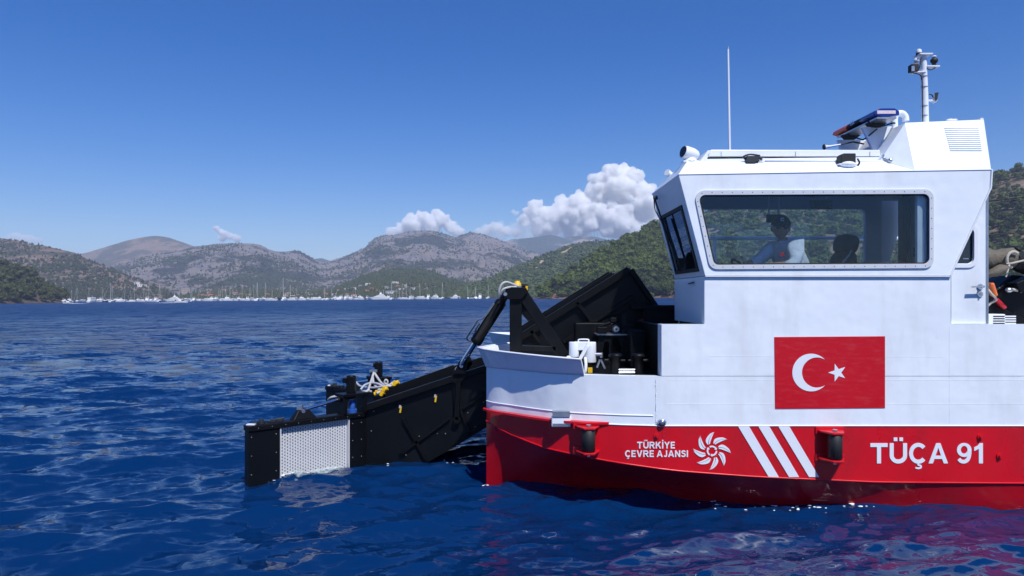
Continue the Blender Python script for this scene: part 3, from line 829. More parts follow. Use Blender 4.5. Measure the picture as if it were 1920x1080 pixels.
def gulet(label, L=22):
    t = new_boat('gulet', label, 'sailing ship')
    mk_hull(t, L, L*.26, L*.10, M['navyhull'], sheer=.9, nose=.1)
    b = MB(); wedge(b, -L*.3, L*.12, L*.09, L*.10, L*.17, .2, .8); c = b.build('cabin', M['woodhull'], t)
    b = MB(); wedge(b, -L*.27, L*.10, L*.0905, L*.125, L*.15, .1, .3); b.build('window', M['window'], c)
    for x, h in ((L*.16, 1.15), (-L*.2, .8)):
        MB().cyl((x,0,L*.1), (x,0,L*h), L*.011, L*.007, n=6).build('mast', M['spar'], t)
        MB().cyl((x,0,L*.24), (x-L*.25,0,L*.23), L*.012, n=6).build('boom', M['gel'], t)
    b = MB()
    for a, q in (((L*.62,0,L*.2),(L*.16,0,L*1.13)),((L*.5,0,L*.17),(L*.16,0,L*.95)),((L*.4,0,L*.16),(L*.16,0,L*.8)),((-L*.5,0,L*.15),(-L*.2,0,L*.78))): b.cyl(a, q, L*.0035, n=4)
    b.build('rigging', M['spar'], t)
    MB().cyl((L*.42,0,L*.15), (L*.64,0,L*.21), L*.009, n=6).build('bowsprit', M['woodhull'], t)
    return t
def tourboat(label, L=14):
    t = new_boat('tour_boat', label, 'boat')
    mk_hull(t, L, L*.42, L*.15, M['gel'], sheer=.3)
    for z, w in ((L*.14,.17),(L*.29,.155)):
        b = MB(); wedge(b, -L*.4, L*.3, L*w, z, z+L*.14, .1, .5); c = b.build('deckhouse', M['gel'], t)
        b = MB(); wedge(b, -L*.36, L*.29, L*w+.03, z+L*.05, z+L*.10, 0, .2); b.build('window', M['window'], c)
    MB().cyl((0,0,L*.43), (0,0,L*.6), .15, n=6).build('mast', M['spar'], t)
    return t
def speedboat(label, L=7):
    t = new_boat('speedboat', label, 'boat')
    mk_hull(t, L, L*.32, L*.14, M['gel'], sheer=.5)
    b = MB(); wedge(b, -L*.05, L*.15, L*.1, L*.14, L*.25, .1, L*.1); b.build('windscreen', M['window'], t)
    b = MB(); b.box((-L*.15,0,L*.18), (L*.18,L*.16,L*.12)); b.build('seat', M['gel'], t)
    MB().box((-L*.5,0,L*.14), (L*.07,L*.06,L*.2)).build('outboard', M['black'], t)
    return t
def put(o, px, Y, rot, s=1.0):
    o.matrix_world = Matrix.Translation(((px-960)/F*Y, Y, 0)) @ Matrix.Rotation(math.radians(rot), 4, 'Z') @ Matrix.Scale(s, 4)
put(superyacht('long white three deck yacht with raked bow left of the harbour village', 19), 322, 700, 182)
put(superyacht('white three deck yacht with two masts moored below the foothill houses', 23, True), 708, 760, 184)
put(tourboat('boxy white two deck tour boat seen end on below the scrub hill', 12), 173, 690, 84, .95)
put(gulet('dark hulled two masted sailing ship with tall rigging', 21), 537, 740, 176)
put(sailboat('single tall masted sailboat moored below the scrub hill', 13, None, 1.5, 'navyhull'), 205, 700, 40)
put(motorboat('large white flybridge motor yacht at the right end of the moored boats', 12.5), 814, 690, 160)
put(motorboat('small white motor boat moored under the dark headland', 9.5, None, False), 25, 560, 8)
put(motorboat('white motor yacht at the tip of the dark headland', 8.5), 118, 600, 185)
s1 = speedboat('white speedboat crossing in front of the long yacht with a wake behind', 8); put(s1, 342, 420, 5)
s2 = speedboat('white speedboat low on the water off the headland tip', 7); put(s2, 124, 440, 170)
put(sailboat('lone sailboat anchored below the green hill', 12, None, 1.25), 891, 800, 10)
put(tourboat('white stubby boat with a mast close left of the flybridge motor yacht', 8), 772, 700, 60)
M['foam'] = mat('white_foam', (.75,.80,.82), .7, var=.1, vscale=4, bump=.02, bscale=12)
def wake(px, Y, L, w, name='wake'):
    b = MB(); r = random.Random(int(px)); X = (px-960)/F*Y
    for i in range(40):
        t = i/40; b.sphere((X-L*t*(1 if px > 200 else -1), Y+r.uniform(-w,w)*t, .03), r.uniform(.25,.6)*(1.2-t), 6, 4, (1.6,1,.35))
    tag(b.build(name, M['foam'], M=Matrix()), 'white foam trail behind a speedboat', None, kind='stuff')
wake(339, 420, 24, 1.5); wake(127, 440, 14, 1.2)
sb = [sailboat('small white sailboat with bare mast in the moored row', 11, 'moored sailboats', m) for m in (1.3, 1.5)]
mbs = [motorboat('small white motor cruiser in the moored row', 10, 'moored motor cruisers', f) for f in (True, False)]
rb = random.Random(12); used = set(); cnt = {True:0, False:0}
spots = []
for a, b_, n in ((95,170,8),(180,300,22),(330,480,36),(480,640,30),(640,690,8),(725,770,8),(780,805,4),(825,925,7)):
    for i in range(n): spots.append(a+(b_-a)*(i+rb.uniform(.1,.9))/n)
for i, px in enumerate(spots):
    Y = rb.uniform(690, 840); sail = rb.random() < .40
    src = rb.choice(sb if sail else mbs)
    o = src if src.name not in used else copy_tree(src)
    used.add(src.name)
    cnt[sail] += 1
    o['label'] = ('small white sailboat in the moored row, %s from its left end' if sail else 'small white motor cruiser in the moored row, %s from its left end') % nth(cnt[sail]-1)
    put(o, px, Y, rb.choice([90,-90,80,100,0,180,170,30]), rb.uniform(.7,1.1)*(1 if sail else 1.2) if not (480 < px < 500 and sail) else 1.35)

# ------------------------------------------------------------------ clouds
def cloud_mat(dens):
    m = bpy.data.materials.new('cloud_vapour'); m.use_nodes = True
    n = m.node_tree.nodes; l = m.node_tree.links; n.remove(n['Principled BSDF'])
    v = n.new('ShaderNodeVolumeScatter'); v.inputs['Color'].default_value = (1,1,1,1); v.inputs['Density'].default_value = dens; v.inputs['Anisotropy'].default_value = -.25
    l.new(v.outputs[0], n['Material Output'].inputs['Volume']); return m
CY = 30000.0
def cloud(label, blobs, seed, dens):
    """blobs: (px, py, radius px); smaller puffs grow on the bigger ones"""
    r = np.random.RandomState(seed); balls = []
    for px, py, rp in blobs:
        c = np.array([(px-960)/F*CY, CY+r.uniform(-1,1)*rp*CY/F*.5, (Hl(px)-py)/F*CY]); R = rp*CY/F
        balls.append((c, R))
        for k in range(11):
            d = r.randn(3); d[1] = -abs(d[1])*.8 if r.rand() < .7 else d[1]; d /= np.linalg.norm(d); d[2] = abs(d[2])*.9 if r.rand() < .65 else d[2]
            R2 = R*r.uniform(.28,.5); c2 = c+d*R*.88; balls.append((c2, R2))
            for j in range(2):
                e = r.randn(3); e[1] = -abs(e[1]); e /= np.linalg.norm(e); e = e*.5+d; e /= np.linalg.norm(e); balls.append((c2+e*R2*.9, R2*r.uniform(.3,.5)))
    v0, f0 = ico(2); V = []; Fc = []; off = 0
    for c, R in balls: V.append(v0*R+c); Fc.append(f0+off); off += len(v0)
    o = np_mesh('cloud', np.concatenate(V), np.concatenate(Fc), cloud_mat(dens))
    k = CY/F; sm = min(1.0, max(b_[2] for b_ in blobs)/20)
    md = o.modifiers.new('remesh', 'REMESH'); md.mode = 'VOXEL'; md.voxel_size = 1.9*k*max(.45, sm); md.use_smooth_shade = True
    for sz, stg in ((22, 9), (9, 6), (4, 3.2)):
        tx = bpy.data.textures.new('cloud_relief', 'CLOUDS'); tx.noise_scale = sz*k*sm; tx.noise_depth = 4
        d = o.modifiers.new('relief', 'DISPLACE'); d.texture = tx; d.texture_coords = 'GLOBAL'; d.strength = stg*k*sm; d.mid_level = .45
    dg = bpy.context.evaluated_depsgraph_get(); me = bpy.data.meshes.new_from_object(o.evaluated_get(dg)); o.modifiers.clear(); old = o.data; o.data = me; bpy.data.meshes.remove(old); me.name = 'cloud'
    for p_ in me.polygons: p_.use_smooth = True
    tag(o, label, 'cloud')
cloud('tall white towering cumulus cloud rising beside the wheelhouse',
      [(1008,385,11),(1000,398,14),(1022,402,14),(985,412,12),(1052,375,10),(1060,388,16),(1048,402,18),(1085,385,20),(1075,405,24),(1110,378,22),(1118,360,22),(1135,345,24),(1150,330,20),(1172,325,17),(1158,355,28),(1185,335,18),(1195,350,20),(1140,385,30),(1175,385,32),(1205,370,22),(1215,390,28),(1108,408,28),(1160,415,34),(1210,415,32),(1250,400,26),(1040,418,22),(1280,415,24),(1020,428,22),(1080,430,24),(1190,435,30)], 3, .0085)
cloud('low white cumulus cloud above the rocky mountain summit', [(772,408,9),(765,418,13),(790,405,9),(800,412,13),(822,405,10),(832,414,12),(780,425,15),(812,426,16),(845,425,12),(755,430,12),(735,436,10),(860,434,10)], 5, .008)
cloud('small thin cumulus puff above the grey left ridge', [(408,428,5),(414,434,6),(423,438,6),(432,443,6),(445,448,7),(418,446,7)], 7, .011)
cloud('faint low cloud bank right of the mountain summit', [(925,424,7),(935,428,9),(915,432,10),(900,436,9),(950,434,9),(970,436,8)], 9, .005)
cloud('broad faint cloud base spread low under the towering cumulus', [(x_, 436+5*math.sin(x_*.05), 15+4*math.sin(x_*.11)) for x_ in range(935, 1290, 17)], 15, .0011)
cloud('tiny cloud puff left of the towering cumulus', [(964,397,4),(968,400,4),(972,399,3)], 11, .006)
cloud('faint cloud wisp above the left hills', [(30,445,8),(45,448,8),(60,449,7),(20,447,6),(75,452,6)], 13, .004)

# ------------------------------------------------------------------ haze
def haze(dens):
    b = MB(); b.box2((-6800,-6800,-7), (6800,6800,455))
    m = bpy.data.materials.new('haze_air'); m.use_nodes = True; n = m.node_tree.nodes; l = m.node_tree.links; n.remove(n['Principled BSDF'])
    v = n.new('ShaderNodeVolumePrincipled'); v.inputs['Color'].default_value = (.66,.77,1.0,1); v.inputs['Density'].default_value = dens; v.inputs['Anisotropy'].default_value = .0
    l.new(v.outputs[0], n['Material Output'].inputs['Volume'])
    o = b.build('haze', m, M=Matrix()); tag(o, 'thin blue summer haze', None, kind='stuff')
HAZE = 1.55e-4
if HAZE: haze(HAZE)
# ------------------------------------------------------------------ workboat
YS = 6.5
YC = 9.06                              # centre line between the two hulls
DECK = -0.75
boat = thing('workboat', 'red and white debris collecting catamaran with wheelhouse and flag', 'workboat', (2.0, 7.0, -2.0))
def lut(tab):
    q = np.array(tab, float); return lambda x: float(np.interp(x, q[:,0], q[:,1]))
yT = lut([(-.275,7.45),(-.22,7.345),(-.12,7.24),(0,7.14),(.18,6.965),(.367,6.81),(.54,6.71),(.715,6.635),(1.05,6.55),(1.4,6.5),(9.5,6.5)])
yW = lut([(-.275,7.45),(0,7.40),(.666,7.33),(1.30,7.17),(2.09,6.82),(3.5,6.62),(4.84,6.56),(9.5,6.54)])
zC = lut([(-.275,-1.335),(0,-1.424),(.31,-1.49),(.60,-1.52),(.9,-1.559),(1.19,-1.592),(1.62,-1.64),(2.3,-1.69),(3.45,-1.74),(4.8,-1.75),(9.5,-1.76)])
xs = sorted(set([round(-.275+.04*i, 3) for i in range(42)] + [round(1.4+.2*i, 3) for i in range(42)]))
def mir(p): p = Vector(p); return Vector((p.x, 2*YC-p.y, p.z))
def hull_side(mirror):
    f = mir if mirror else (lambda p: Vector(p))
    ycl = 8.15
    yin = lambda x: min(ycl, 7.45+(x+.275)*2.2)
    b = MB()
    rows = [[f((x, yT(x), DECK)), f((x, yT(x), -1.0)), f((x, yT(x), -1.21))] for x in xs]
    b.loft(rows, smooth=True)
    b.loft([[f((x, yT(x), DECK)), f((x, min(yT(x)+.10, yin(x)), DECK))] for x in xs], smooth=False)
    b.loft([[f((x, yT(x)+.10, DECK)), f((x, yin(x), DECK))] for x in xs if -.2 < x < .62], smooth=False)
    b.loft([[f((x, yin(x), DECK)), f((x, yin(x), -1.21))] for x in xs], smooth=False)
    b.build('topside', M['white'], boat)
    b = MB(); b.loft([[f((x, yT(x)+.10, DECK-.004)), f((x, yin(x), DECK-.004))] for x in xs if x > .55], smooth=False); b.build('foredeck', M['black'], boat)
    b = MB(); rows = []
    for x in xs:
        zc = zC(x); yw = yW(x); yt = yT(x)
        rows.append([f((x, yt, -1.21)), f((x, yt, zc))])
    b.loft(rows, smooth=True)
    rows = []
    for x in xs:
        zc = zC(x); yw = yW(x); yt = yT(x)
        rows.append([f((x, yt, zc)), f((x, yt+(yw-yt)*.55, zc+(-2.0-zc)*.5)), f((x, yw, -2.0)), f((x, min(yw+.15, 7.6), -2.35)), f((x, min(yin(x), 7.8), -2.7))])
    b.loft(rows, smooth=True)
    b.loft([[f((x, yin(x), -1.21)), f((x, min(yin(x), 8.1), -2.7))] for x in xs], smooth=False)
    o = b.build('hull', M['red'], boat)
    # rub rail along the colour border
    b = MB(); rows = []
    for x in [q for q in xs if q <= .95]:
        e = .045*min(1, (.97-x)/.25); y = yT(x)
        rows.append([f((x-.035*max(0,(.5-x)), y+.002, -1.19)), f((x-e*.8, y-e, -1.195)), f((x-e*.8, y-e, -1.215)), f((x-.035*max(0,(.5-x)), y+.002, -1.225))])
    b.loft(rows, closed=True, smooth=False); b.add(rows[0], [(0,1,2,3)]); b.build('rub_rail', M['red'], boat)
    # chine weld bead
    b = MB(); b.tube([f((x, yT(x)-.002, zC(x))) for x in xs], .009, 6); b.build('chine_bead', M['red'], boat)
    # weld line on white topside
    b = MB(); b.tube([f((x, yT(x)-.001, -1.12-.0*x)) for x in xs if x < 1.36], .0065, 5); b.tube([f((x, yT(x)-.001, -1.212)) for x in xs if x > .55], .007, 5); b.build('weld_bead', M['white2'], boat)
    # flared bulwark
    bot = [(.69,6.644),(.54,6.71),(.367,6.81),(.18,6.965),(0,7.14),(-.12,7.24),(-.22,7.345),(-.285,7.455),(-.1,7.85),(.05,8.15)]
    b = MB(); rows = []
    n = len(bot)
    for i, (x, y) in enumerate(bot):
        p0 = Vector(bot[max(i-1,0)]); p1 = Vector(bot[min(i+1, n-1)]); t = (p1-p0).normalized(); nn = Vector((t.y, -t.x)) * (-1 if True else 1)
        if nn.y > 0 and i < 7: nn = -nn
        if i >= 7: nn = Vector((-abs(nn.x), nn.y if i > 7 else -.4)).normalized()
        k = .102-.014*min(1, i/7)
        zt = -.595+.045*min(1, i/7)
        o0 = Vector((x, y, DECK+.001)); o1 = Vector((x+nn.x*k, y+nn.y*k, zt)); th = Vector((-nn.x*.03, -nn.y*.03, 0))
        rows.append([f(o0), f(o1), f(o1+th), f(o0+th)])
    b.loft(rows, closed=True, smooth=False)
    b.add(rows[0], [(0,1,2,3)]); b.add(rows[-1], [(3,2,1,0)])
    b.build('bulwark', M['white'], boat)
    if not mirror:
        bb = MB(); bb.tube([Vector(r[1])+Vector((0,0,.002)) for r in rows], .012, 6); bb.build('bulwark_cap', M['white2'], boat)
        bb = MB(); bb.tube([Vector(r[0])+Vector((0,-.002,-.002)) for r in rows[:8]], .005, 5); bb.build('seam', M['steel'], boat)
hull_side(False); hull_side(True)

def q2(px, py, Y=YS): return P(px, py, Y)
def poly(pts, Y=YS): return [P(a, b, Y) for a, b in pts]
# upper side plating, flush with the topside
b = MB(); b.prism(poly([(1240,608),(1320.5,608),(1320.5,518),(1783,518),(1783,608),(2860,608),(2860,705.8),(1240,705.8)]), (0,.07,0))
b.build('side_plating', M['white'], boat, bevel=.006)
b = MB()
for y in (668, 712, 757):      # faint plate seams
    b.tube([P(1250 if y > 700 else 1330, y, YS-.0005), P(1770 if y == 668 else 2700, y+1, YS-.0005)], .0013, 4)
b.tube([P(1780, 612, YS-.0005), P(1780, 795, YS-.0005)], .0012, 4)
b.build('seam', M['white'], boat)
b = MB(); rz = random.Random(3)
for i in range(26):
    b.sphere(P(1230+rz.uniform(-.6,.6), 712+i*3.3, YS+.003), .0045*rz.uniform(.5,1.2), 6, 4)
b.build('weld_bead', M['white'], boat)
# bulwark gangway end, inner faces, decks
b = MB(); b.box2((1.44, 6.575, DECK+.002), (1.50, 8.15, -.28)); b.build('bulkhead', M['black'], boat, bevel=.005)
b = MB(); b.box2((1.4005, 6.571, DECK+.002), (1.439, 6.66, -.262)); b.build('end_flange', M['white'], boat)
b = MB(); b.box2((1.2, 8.18, DECK-.03), (9.5, 9.94, DECK-.005)); b.build('cross_deck', M['blackpl'], boat)
b = MB(); b.box2((4.5, 6.58, -.62), (9.5, 11.5, -.58)); b.build('aft_deck', M['white2'], boat)
b = MB(); b.prism([mir(p) for p in poly([(1240,608),(2860,608),(2860,705.8),(1240,705.8)])], (0,-.07,0)); b.build('side_plating', M['white'], boat)

# ---------------- wheelhouse
YF = 7.70
roofL = [(1272,327),(1860,318)]
WIN = [(1306,362),(1746,360),(1746,498),(1336,500)]
win_r = round_poly(WIN, 13, 6)
YU = YS-.014
b = MB()
b.plate(poly([(1272,327),(1860,318),(1858,352),(1782,517),(1322,517)], YU), [poly(win_r, YU)], (0,.06,0))
b.build('wheelhouse', M['white'], boat, bevel=.005)
# lower ledge line (shadow gap trim)
b = MB(); b.bar(P(1322,518.2,YS-.012), P(1783,518.2,YS-.012), .018, .008); b.build('drip_ledge', M['white2'], boat)
# window frame, rivets, pane
fr = MB(); outer = round_poly([(1300.5,356.5),(1751,354.5),(1751,503),(1331.5,505)], 17, 8); inner = round_poly([(1309,365.5),(1743,363.5),(1743,494.5),(1339,496.5)], 11, 8)
fr.plate(poly(outer, YU-.014), [poly(inner, YU-.014)], (0,.0135,0))
win = fr.build('window', M['frame'], boat, bevel=.003)
rv = MB()
mid = [((a[0]+c[0])/2, (a[1]+c[1])/2) for a, c in zip(outer, inner)]
L = [Vector(m_) for m_ in mid]; per = 0
acc = 0.0
for i in range(len(L)):
    a, c = L[i], L[(i+1) % len(L)]; d = (c-a).length
    while acc < d:
        p = a+(c-a)*(acc/d); rv.sphere(P(p.x, p.y, YU-.015), .0045, 6, 4, (1,.5,1)); acc += 19.0
    acc -= d
rv.build('rivet', M['dark_int'], win)
g = MB(); g.prism(poly(round_poly([(1307,363.5),(1745,361.5),(1745,496.5),(1337,498.5)], 12, 8), YU+.012), (0,.006,0)); g.build('pane', M['glass'], win)
gk = MB(); o1 = round_poly([(1308,364.5),(1744,362.5),(1744,495.5),(1338,497.5)], 11, 8); i1 = round_poly([(1311.5,368),(1740.5,366),(1740.5,492),(1341.5,494)], 9, 8)
gk.plate(poly(o1, YU-.003), [poly(i1, YU-.003)], (0,.012,0)); gk.build('gasket', M['rubber'], win)

# front: leaning upper face with window, vertical lower face
A0 = P(1272,327,YU); A1 = P(1322,517,YU); fx = A1.x
B0 = Vector((A0.x, YF, A0.z)); B1 = Vector((A1.x, YF, A1.z))
uax = (A1-A0); vax = Vector((0, YF-YU, 0)); fn = uax.cross(vax).normalized()
if fn.x > 0: fn = -fn
def fp(s, t, off=0.0): return A0 + uax*s + vax*t + fn*off     # s down, t across
b = MB(); hole = [(.30,.15),(.30,.86),(.93,.86),(.93,.15)]
b.plate([fp(0,0.06),fp(0,1),fp(1,1),fp(1,.06)], [[fp(*h) for h in hole]], -fn*.04)
b.prism([fp(0,0,0)+Vector((0,.0605,0)), fp(0,.06), fp(1,.06), fp(1,0,0)+Vector((0,.0605,0))], -fn*.04)
b.build('front_panel', M['white'], boat)
fr = MB(); fr.plate([fp(.28,.12,.012),fp(.28,.89,.012),fp(.95,.89,.012),fp(.95,.12,.012)], [[fp(.315,.165,.012),fp(.315,.845,.012),fp(.915,.845,.012),fp(.915,.165,.012)]], -fn*.011)
w2 = fr.build('front_window', M['rubber'], boat)
g = MB(); g.prism([fp(.295,.145,-.012),fp(.295,.865,-.012),fp(.935,.865,-.012),fp(.935,.145,-.012)], -fn*.006); g.build('pane', M['glass_dark'], w2)
b = MB(); b.hexa([Vector((fx,YS+.04,-.262)),Vector((fx+.04,YS+.04,-.262)),Vector((fx+.04,YF,-.262)),Vector((fx,YF,-.262)),Vector((fx,YS+.04,A1.z-.006)),Vector((fx+.04,YS+.04,A1.z-.006)),Vector((fx+.04,YF,A1.z-.006)),Vector((fx,YF,A1.z-.006))])
b.build('front_panel', M['white'], boat)
# wipers
b = MB(); b.cyl(fp(.08,.78,.02), fp(.08,.78,.06), .022, n=10); b.tube([fp(.08,.78,.05), fp(.35,.72,.05), fp(.62,.66,.04), fp(.70,.64,.03)], .009, 6); b.bar(fp(.35,.70,.025), fp(.92,.60,.025), .014, .02, fn)
b.tube(spline([fp(.08,.78,.055), fp(.2,.80,.07), fp(.35,.74,.055), fp(.5,.72,.05)], 5), .006, 5)
b.build('wiper', M['rubber'], boat)
b = MB(); b.bar(fp(1.06,.45,.03), fp(1.05,.28,.035), .012, .012, fn); b.build('latch', M['rubber'], boat)

# far wall with window and doorway opening
zt = A0.z
def fpx(px, py): return P(px, py, YF)
b = MB(); b.plate([Vector((fx-.14,YF,zt+.03)), Vector((4.42,YF,zt+.03)), Vector((4.42,YF,-.60)), Vector((fx+.05,YF,-.60)), Vector((fx+.05,YF,.10))],
                  [[fpx(*q) for q in round_poly([(1300,392),(1623,392),(1623,493),(1330,500)], 9, 5)], [fpx(*q) for q in round_poly([(1653,376),(1693,376),(1693,520),(1653,520)], 4, 4)]], (0,.05,0))
b.build('far_wall', M['interior'], boat)
g = MB(); g.prism([fpx(*q)+Vector((0,.02,0)) for q in [(1296,389),(1627,389),(1627,496),(1326,503)]], (0,.006,0)); g.build('far_pane', M['glass'], boat)
b = MB(); b.plate([fpx(*q)-Vector((0,.012,0)) for q in round_poly([(1296,388),(1628,388),(1628,499),(1326,503)], 11, 5)], [[fpx(*q)-Vector((0,.012,0)) for q in round_poly([(1301,393),(1622,393),(1622,492),(1331,499)], 8, 5)]], (0,.011,0)); b.build('far_window_frame', M['interior'], boat)
b = MB(); b.prism([P(px,py,YF+.12) for px,py in [(1640,360),(1688,360),(1688,425),(1668,492),(1640,492)]], (0,.02,0)); b.build('wing_panel', M['white2'], boat)
# aft wall, floor, ceiling, pillar, side lining
b = MB(); b.box2((4.42, 6.60, -.60), (4.46, YF+.05, zt+.02)); b.build('aft_wall', M['interior'], boat)
b = MB(); b.box2((fx+.042, 6.58, -.64), (4.41, YF-.003, -.60)); b.build('cabin_floor', M['dark_int'], boat)
b = MB(); b.box2((A0.x+.06, 6.56, zt-.03), (4.41, YF-.01, zt-.005)); b.build('ceiling', M['interior'], boat)
b = MB(); b.box2((4.285, 7.60, -.6), (4.345, YF-.004, zt-.035)); b.build('pillar', M['dark_int'], boat)
b = MB(); b.box2((4.36, 7.45, .43), (4.419, 7.53, .53)); b.build('switch_box', M['dark_int'], boat)
b = MB(); b.box2((3.05,7.0,zt-.05), (3.5,7.1,zt-.031)); b.build('ceiling_lamp', M['vinyl'], boat)
b = MB(); b.hexa([Vector(v) for v in ((1.86,6.62,-.6),(2.3,6.62,-.6),(2.3,YF-.01,-.6),(1.86,YF-.01,-.6),(1.86,6.62,.16),(2.22,6.62,.08),(2.22,YF-.01,.08),(1.86,YF-.01,.16))]); b.build('console', M['dark_int'], boat, bevel=.01)
# solid rail built in place of a rail reflection in the window glass
b = MB(); b.cyl(P(1330,447,YF+.25), P(1700,447,YF+.25), .022, n=8)
for px in (1340, 1690): b.cyl(P(px,447,YF+.25), P(px,520,YF+.25), .02, n=8)
b.build('reflection_rail', M['white2'], boat)

# side door behind the slanted wing plate
YD = 6.535
dw = round_poly([(1740,426),(1826,426),(1826,494),(1740,494)], 12, 6)
b = MB(); b.plate(poly([(1720,319),(1849,319),(1849,607.3),(1783.6,607.3),(1783.6,519),(1720,519)], YD), [poly(dw, YD)], (0,.04,0))
door = b.build('door', M['white'], boat, bevel=.004)
b = MB(); b.plate(poly(round_poly([(1732,418),(1834,418),(1834,502),(1732,502)], 18, 8), YD-.012), [poly(round_poly([(1740,426),(1827,426),(1827,495),(1740,495)], 12, 6), YD-.012)], (0,.0115,0)); b.build('door_window_frame', M['white2'], door, bevel=.003)
g = MB(); g.prism(poly([(1738,424),(1828,424),(1828,496),(1738,496)], YD+.02), (0,.006,0)); g.build('pane', M['glass_dark'], door)
b = MB(); c = P(1837,537.5,YD); b.cyl(c+Vector((0,-.012,0)), c, .027, n=20); b.cyl(c+Vector((0,-.055,0)), c, .012, n=10); b.bar(c+Vector((.008,-.055,0)), P(1821,538,YD-.055), .016, .016)
c2 = P(1837,551.5,YD); b.cyl(c2+Vector((0,-.01,0)), c2, .027, n=20); b.bar(c2+Vector((0,-.02,-.012)), c2+Vector((0,-.02,.012)), .012, .022, (0,1,0)); b.build('handle', M['chrome'], door)
b = MB()
for px, py in ((1831,441),(1831,478)): b.sphere(P(px,py,YD-.001), .006, 6, 4)
b.box(P(1811,485,YD+.018), (.05,.002,.010)); b.build('rivet', M['steel'], door)
b = MB(); b.box2((4.467, YD-.005, (HY-607)*YD/F), (4.489, YD+.06, (HY-345)*YD/F)); b.build('door_post', M['steel'], boat)
b = MB(); b.tube([P(1860,318,YU-.004),P(1858,352,YU-.004),P(1782,517,YU-.004)], .009, 6); b.build('edge_bead', M['white2'], boat)

# roof
zr = 1.33; inset = .22
e0, e1 = P(1272,327,YU), P(1860,318,YU)
R0 = P(1288,303,YS+inset); R1 = Vector((4.45, YS+inset, R0.z+.02))
b = MB()
lo = [e0, e1, Vector((e1.x, YF+.06, e1.z)), Vector((e0.x, YF+.06, e0.z))]
hi = [R0, R1, Vector((R1.x, YF-.14, R1.z)), Vector((R0.x, YF-.14, R0.z))]
b.hexa(lo+hi); b.build('roof', M['white'], boat, bevel=.004)
b = MB(); b.tube([e0+Vector((0,-.001,0)), e1+Vector((0,-.001,0))], .006, 5); b.build('edge_bead', M['white'], boat)
# equipment casing on the roof
Yt = 6.70
c0 = P(1716,320,YU+.004); c1 = e1+Vector((-.004,.004,0)); t0 = P(1697.5,230,Yt); t1 = P(1845,224,Yt)
sl0 = P(1650,301,6.72)
b = MB()
back = 7.62
lo = [c0, c1, Vector((c1.x, back, c1.z)), Vector((c0.x-.3, back, c0.z))]
hi = [t0, t1, Vector((t1.x, back-.12, t1.z)), Vector((t0.x, back-.12, t0.z))]
b.add([c0, c1, t1, t0, Vector((c1.x,back,c1.z)), Vector((t1.x,back-.1,t1.z)), Vector((t0.x,back-.1,t0.z)), sl0, Vector((sl0.x,back-.1,sl0.z)), Vector((c0.x,back,c0.z))],
      [(0,1,2,3),(1,4,5,2),(3,2,5,6),(0,3,7),(7,3,6,8),(4,9,8,6,5),(0,7,8,9)])
b.build('casing', M['white'], boat, bevel=.004)
def cas(px, py, off=.006):
    """point on the leaning casing face at a photo pixel"""
    nrm = (c1-c0).cross(t0-c0).normalized()
    if nrm.y > 0: nrm = -nrm
    d = P(px, py, 1.0); k = c0.dot(nrm)/d.dot(nrm); return d*k + nrm*off
for i in range(12):
    f = i/11; y = 241+f*41; x0 = 1770+f*11; x1 = 1834+f*6
    b = MB(); b.bar(cas(x0,y,.004), cas(x1,y,.004), .012, .009, (0,-.6,.5)); b.bar(cas(x0,y+1.7,.001), cas(x1,y+1.7,.001), .004, .006, (0,-.6,.5)); b.build('louvre', M['white2'], boat)
b = MB(); b.sphere(P(1782,226,7.0), .03, 8, 6, (1.6,1,.6)); b.sphere(P(1790,225,7.0), .02, 8, 6, (1.6,1,.6)); b.box(P(1838,224,6.85), (.03,.05,.02)); b.build('lifting_lug', M['white2'], boat)

# ---------------- lettering, flag, stripes, logo
def text_mesh(body, x0, x1, y0, y1, name, bold=.03, Y=YS-.006, parent=None, m='vinyl', cap=None, extr=.0015):
    cu = bpy.data.curves.new(name, 'FONT'); cu.body = body; cu.offset = bold; cu.extrude = 0
    o = bpy.data.objects.new(name, cu); C.objects.link(o)
    dg = bpy.context.evaluated_depsgraph_get(); me = bpy.data.meshes.new_from_object(o.evaluated_get(dg))
    bpy.data.objects.remove(o)
    co = np.zeros(len(me.vertices)*3); me.vertices.foreach_get('co', co); co = co.reshape(-1,3)
    a = co.min(0); c = co.max(0)
    px = x0+(co[:,0]-a[0])/(c[0]-a[0])*(x1-x0); py = y1+(co[:,1]-a[1])/(c[1]-a[1])*(y0-y1)
    V = np.stack([(px-960)*Y/F, np.full(len(px), Y), (HY-py)*Y/F], 1)
    pb = (parent or boat); base = np.array(pb['_b'])
    me.vertices.foreach_set('co', (V-base).ravel().astype(np.float32)); me.update()
    me.materials.clear(); me.materials.append(M[m])
    q = bpy.data.objects.new(name, me); C.objects.link(q); q.parent = pb; q['_b'] = tuple(base)
    return q
# heavy sans-serif letters drawn from strokes
def ell(cx, cy, rx, ry, a0, a1, n=16): return [(cx+rx*math.cos(math.radians(a0+(a1-a0)*i/n)), cy+ry*math.sin(math.radians(a0+(a1-a0)*i/n))) for i in range(n+1)]
def ribbon(pts, t):
    pts = [Vector(p) for i, p in enumerate(pts) if i == 0 or (Vector(p)-Vector(pts[i-1])).length > 1e-4]; A = []; B = []
    for i, p in enumerate(pts):
        d0 = (p-pts[i-1]).normalized() if i else (pts[1]-p).normalized(); d1 = (pts[i+1]-p).normalized() if i < len(pts)-1 else d0
        n0 = Vector((-d0.y, d0.x)); n1 = Vector((-d1.y, d1.x)); m = (n0+n1).normalized(); k = t/2/max(.35, m.dot(n0))
        A.append(tuple(p+m*k)); B.append(tuple(p-m*k))
    return A+B[::-1]
rect = lambda x0, y0, x1, y1: [(x0,y0),(x1,y0),(x1,y1),(x0,y1)]
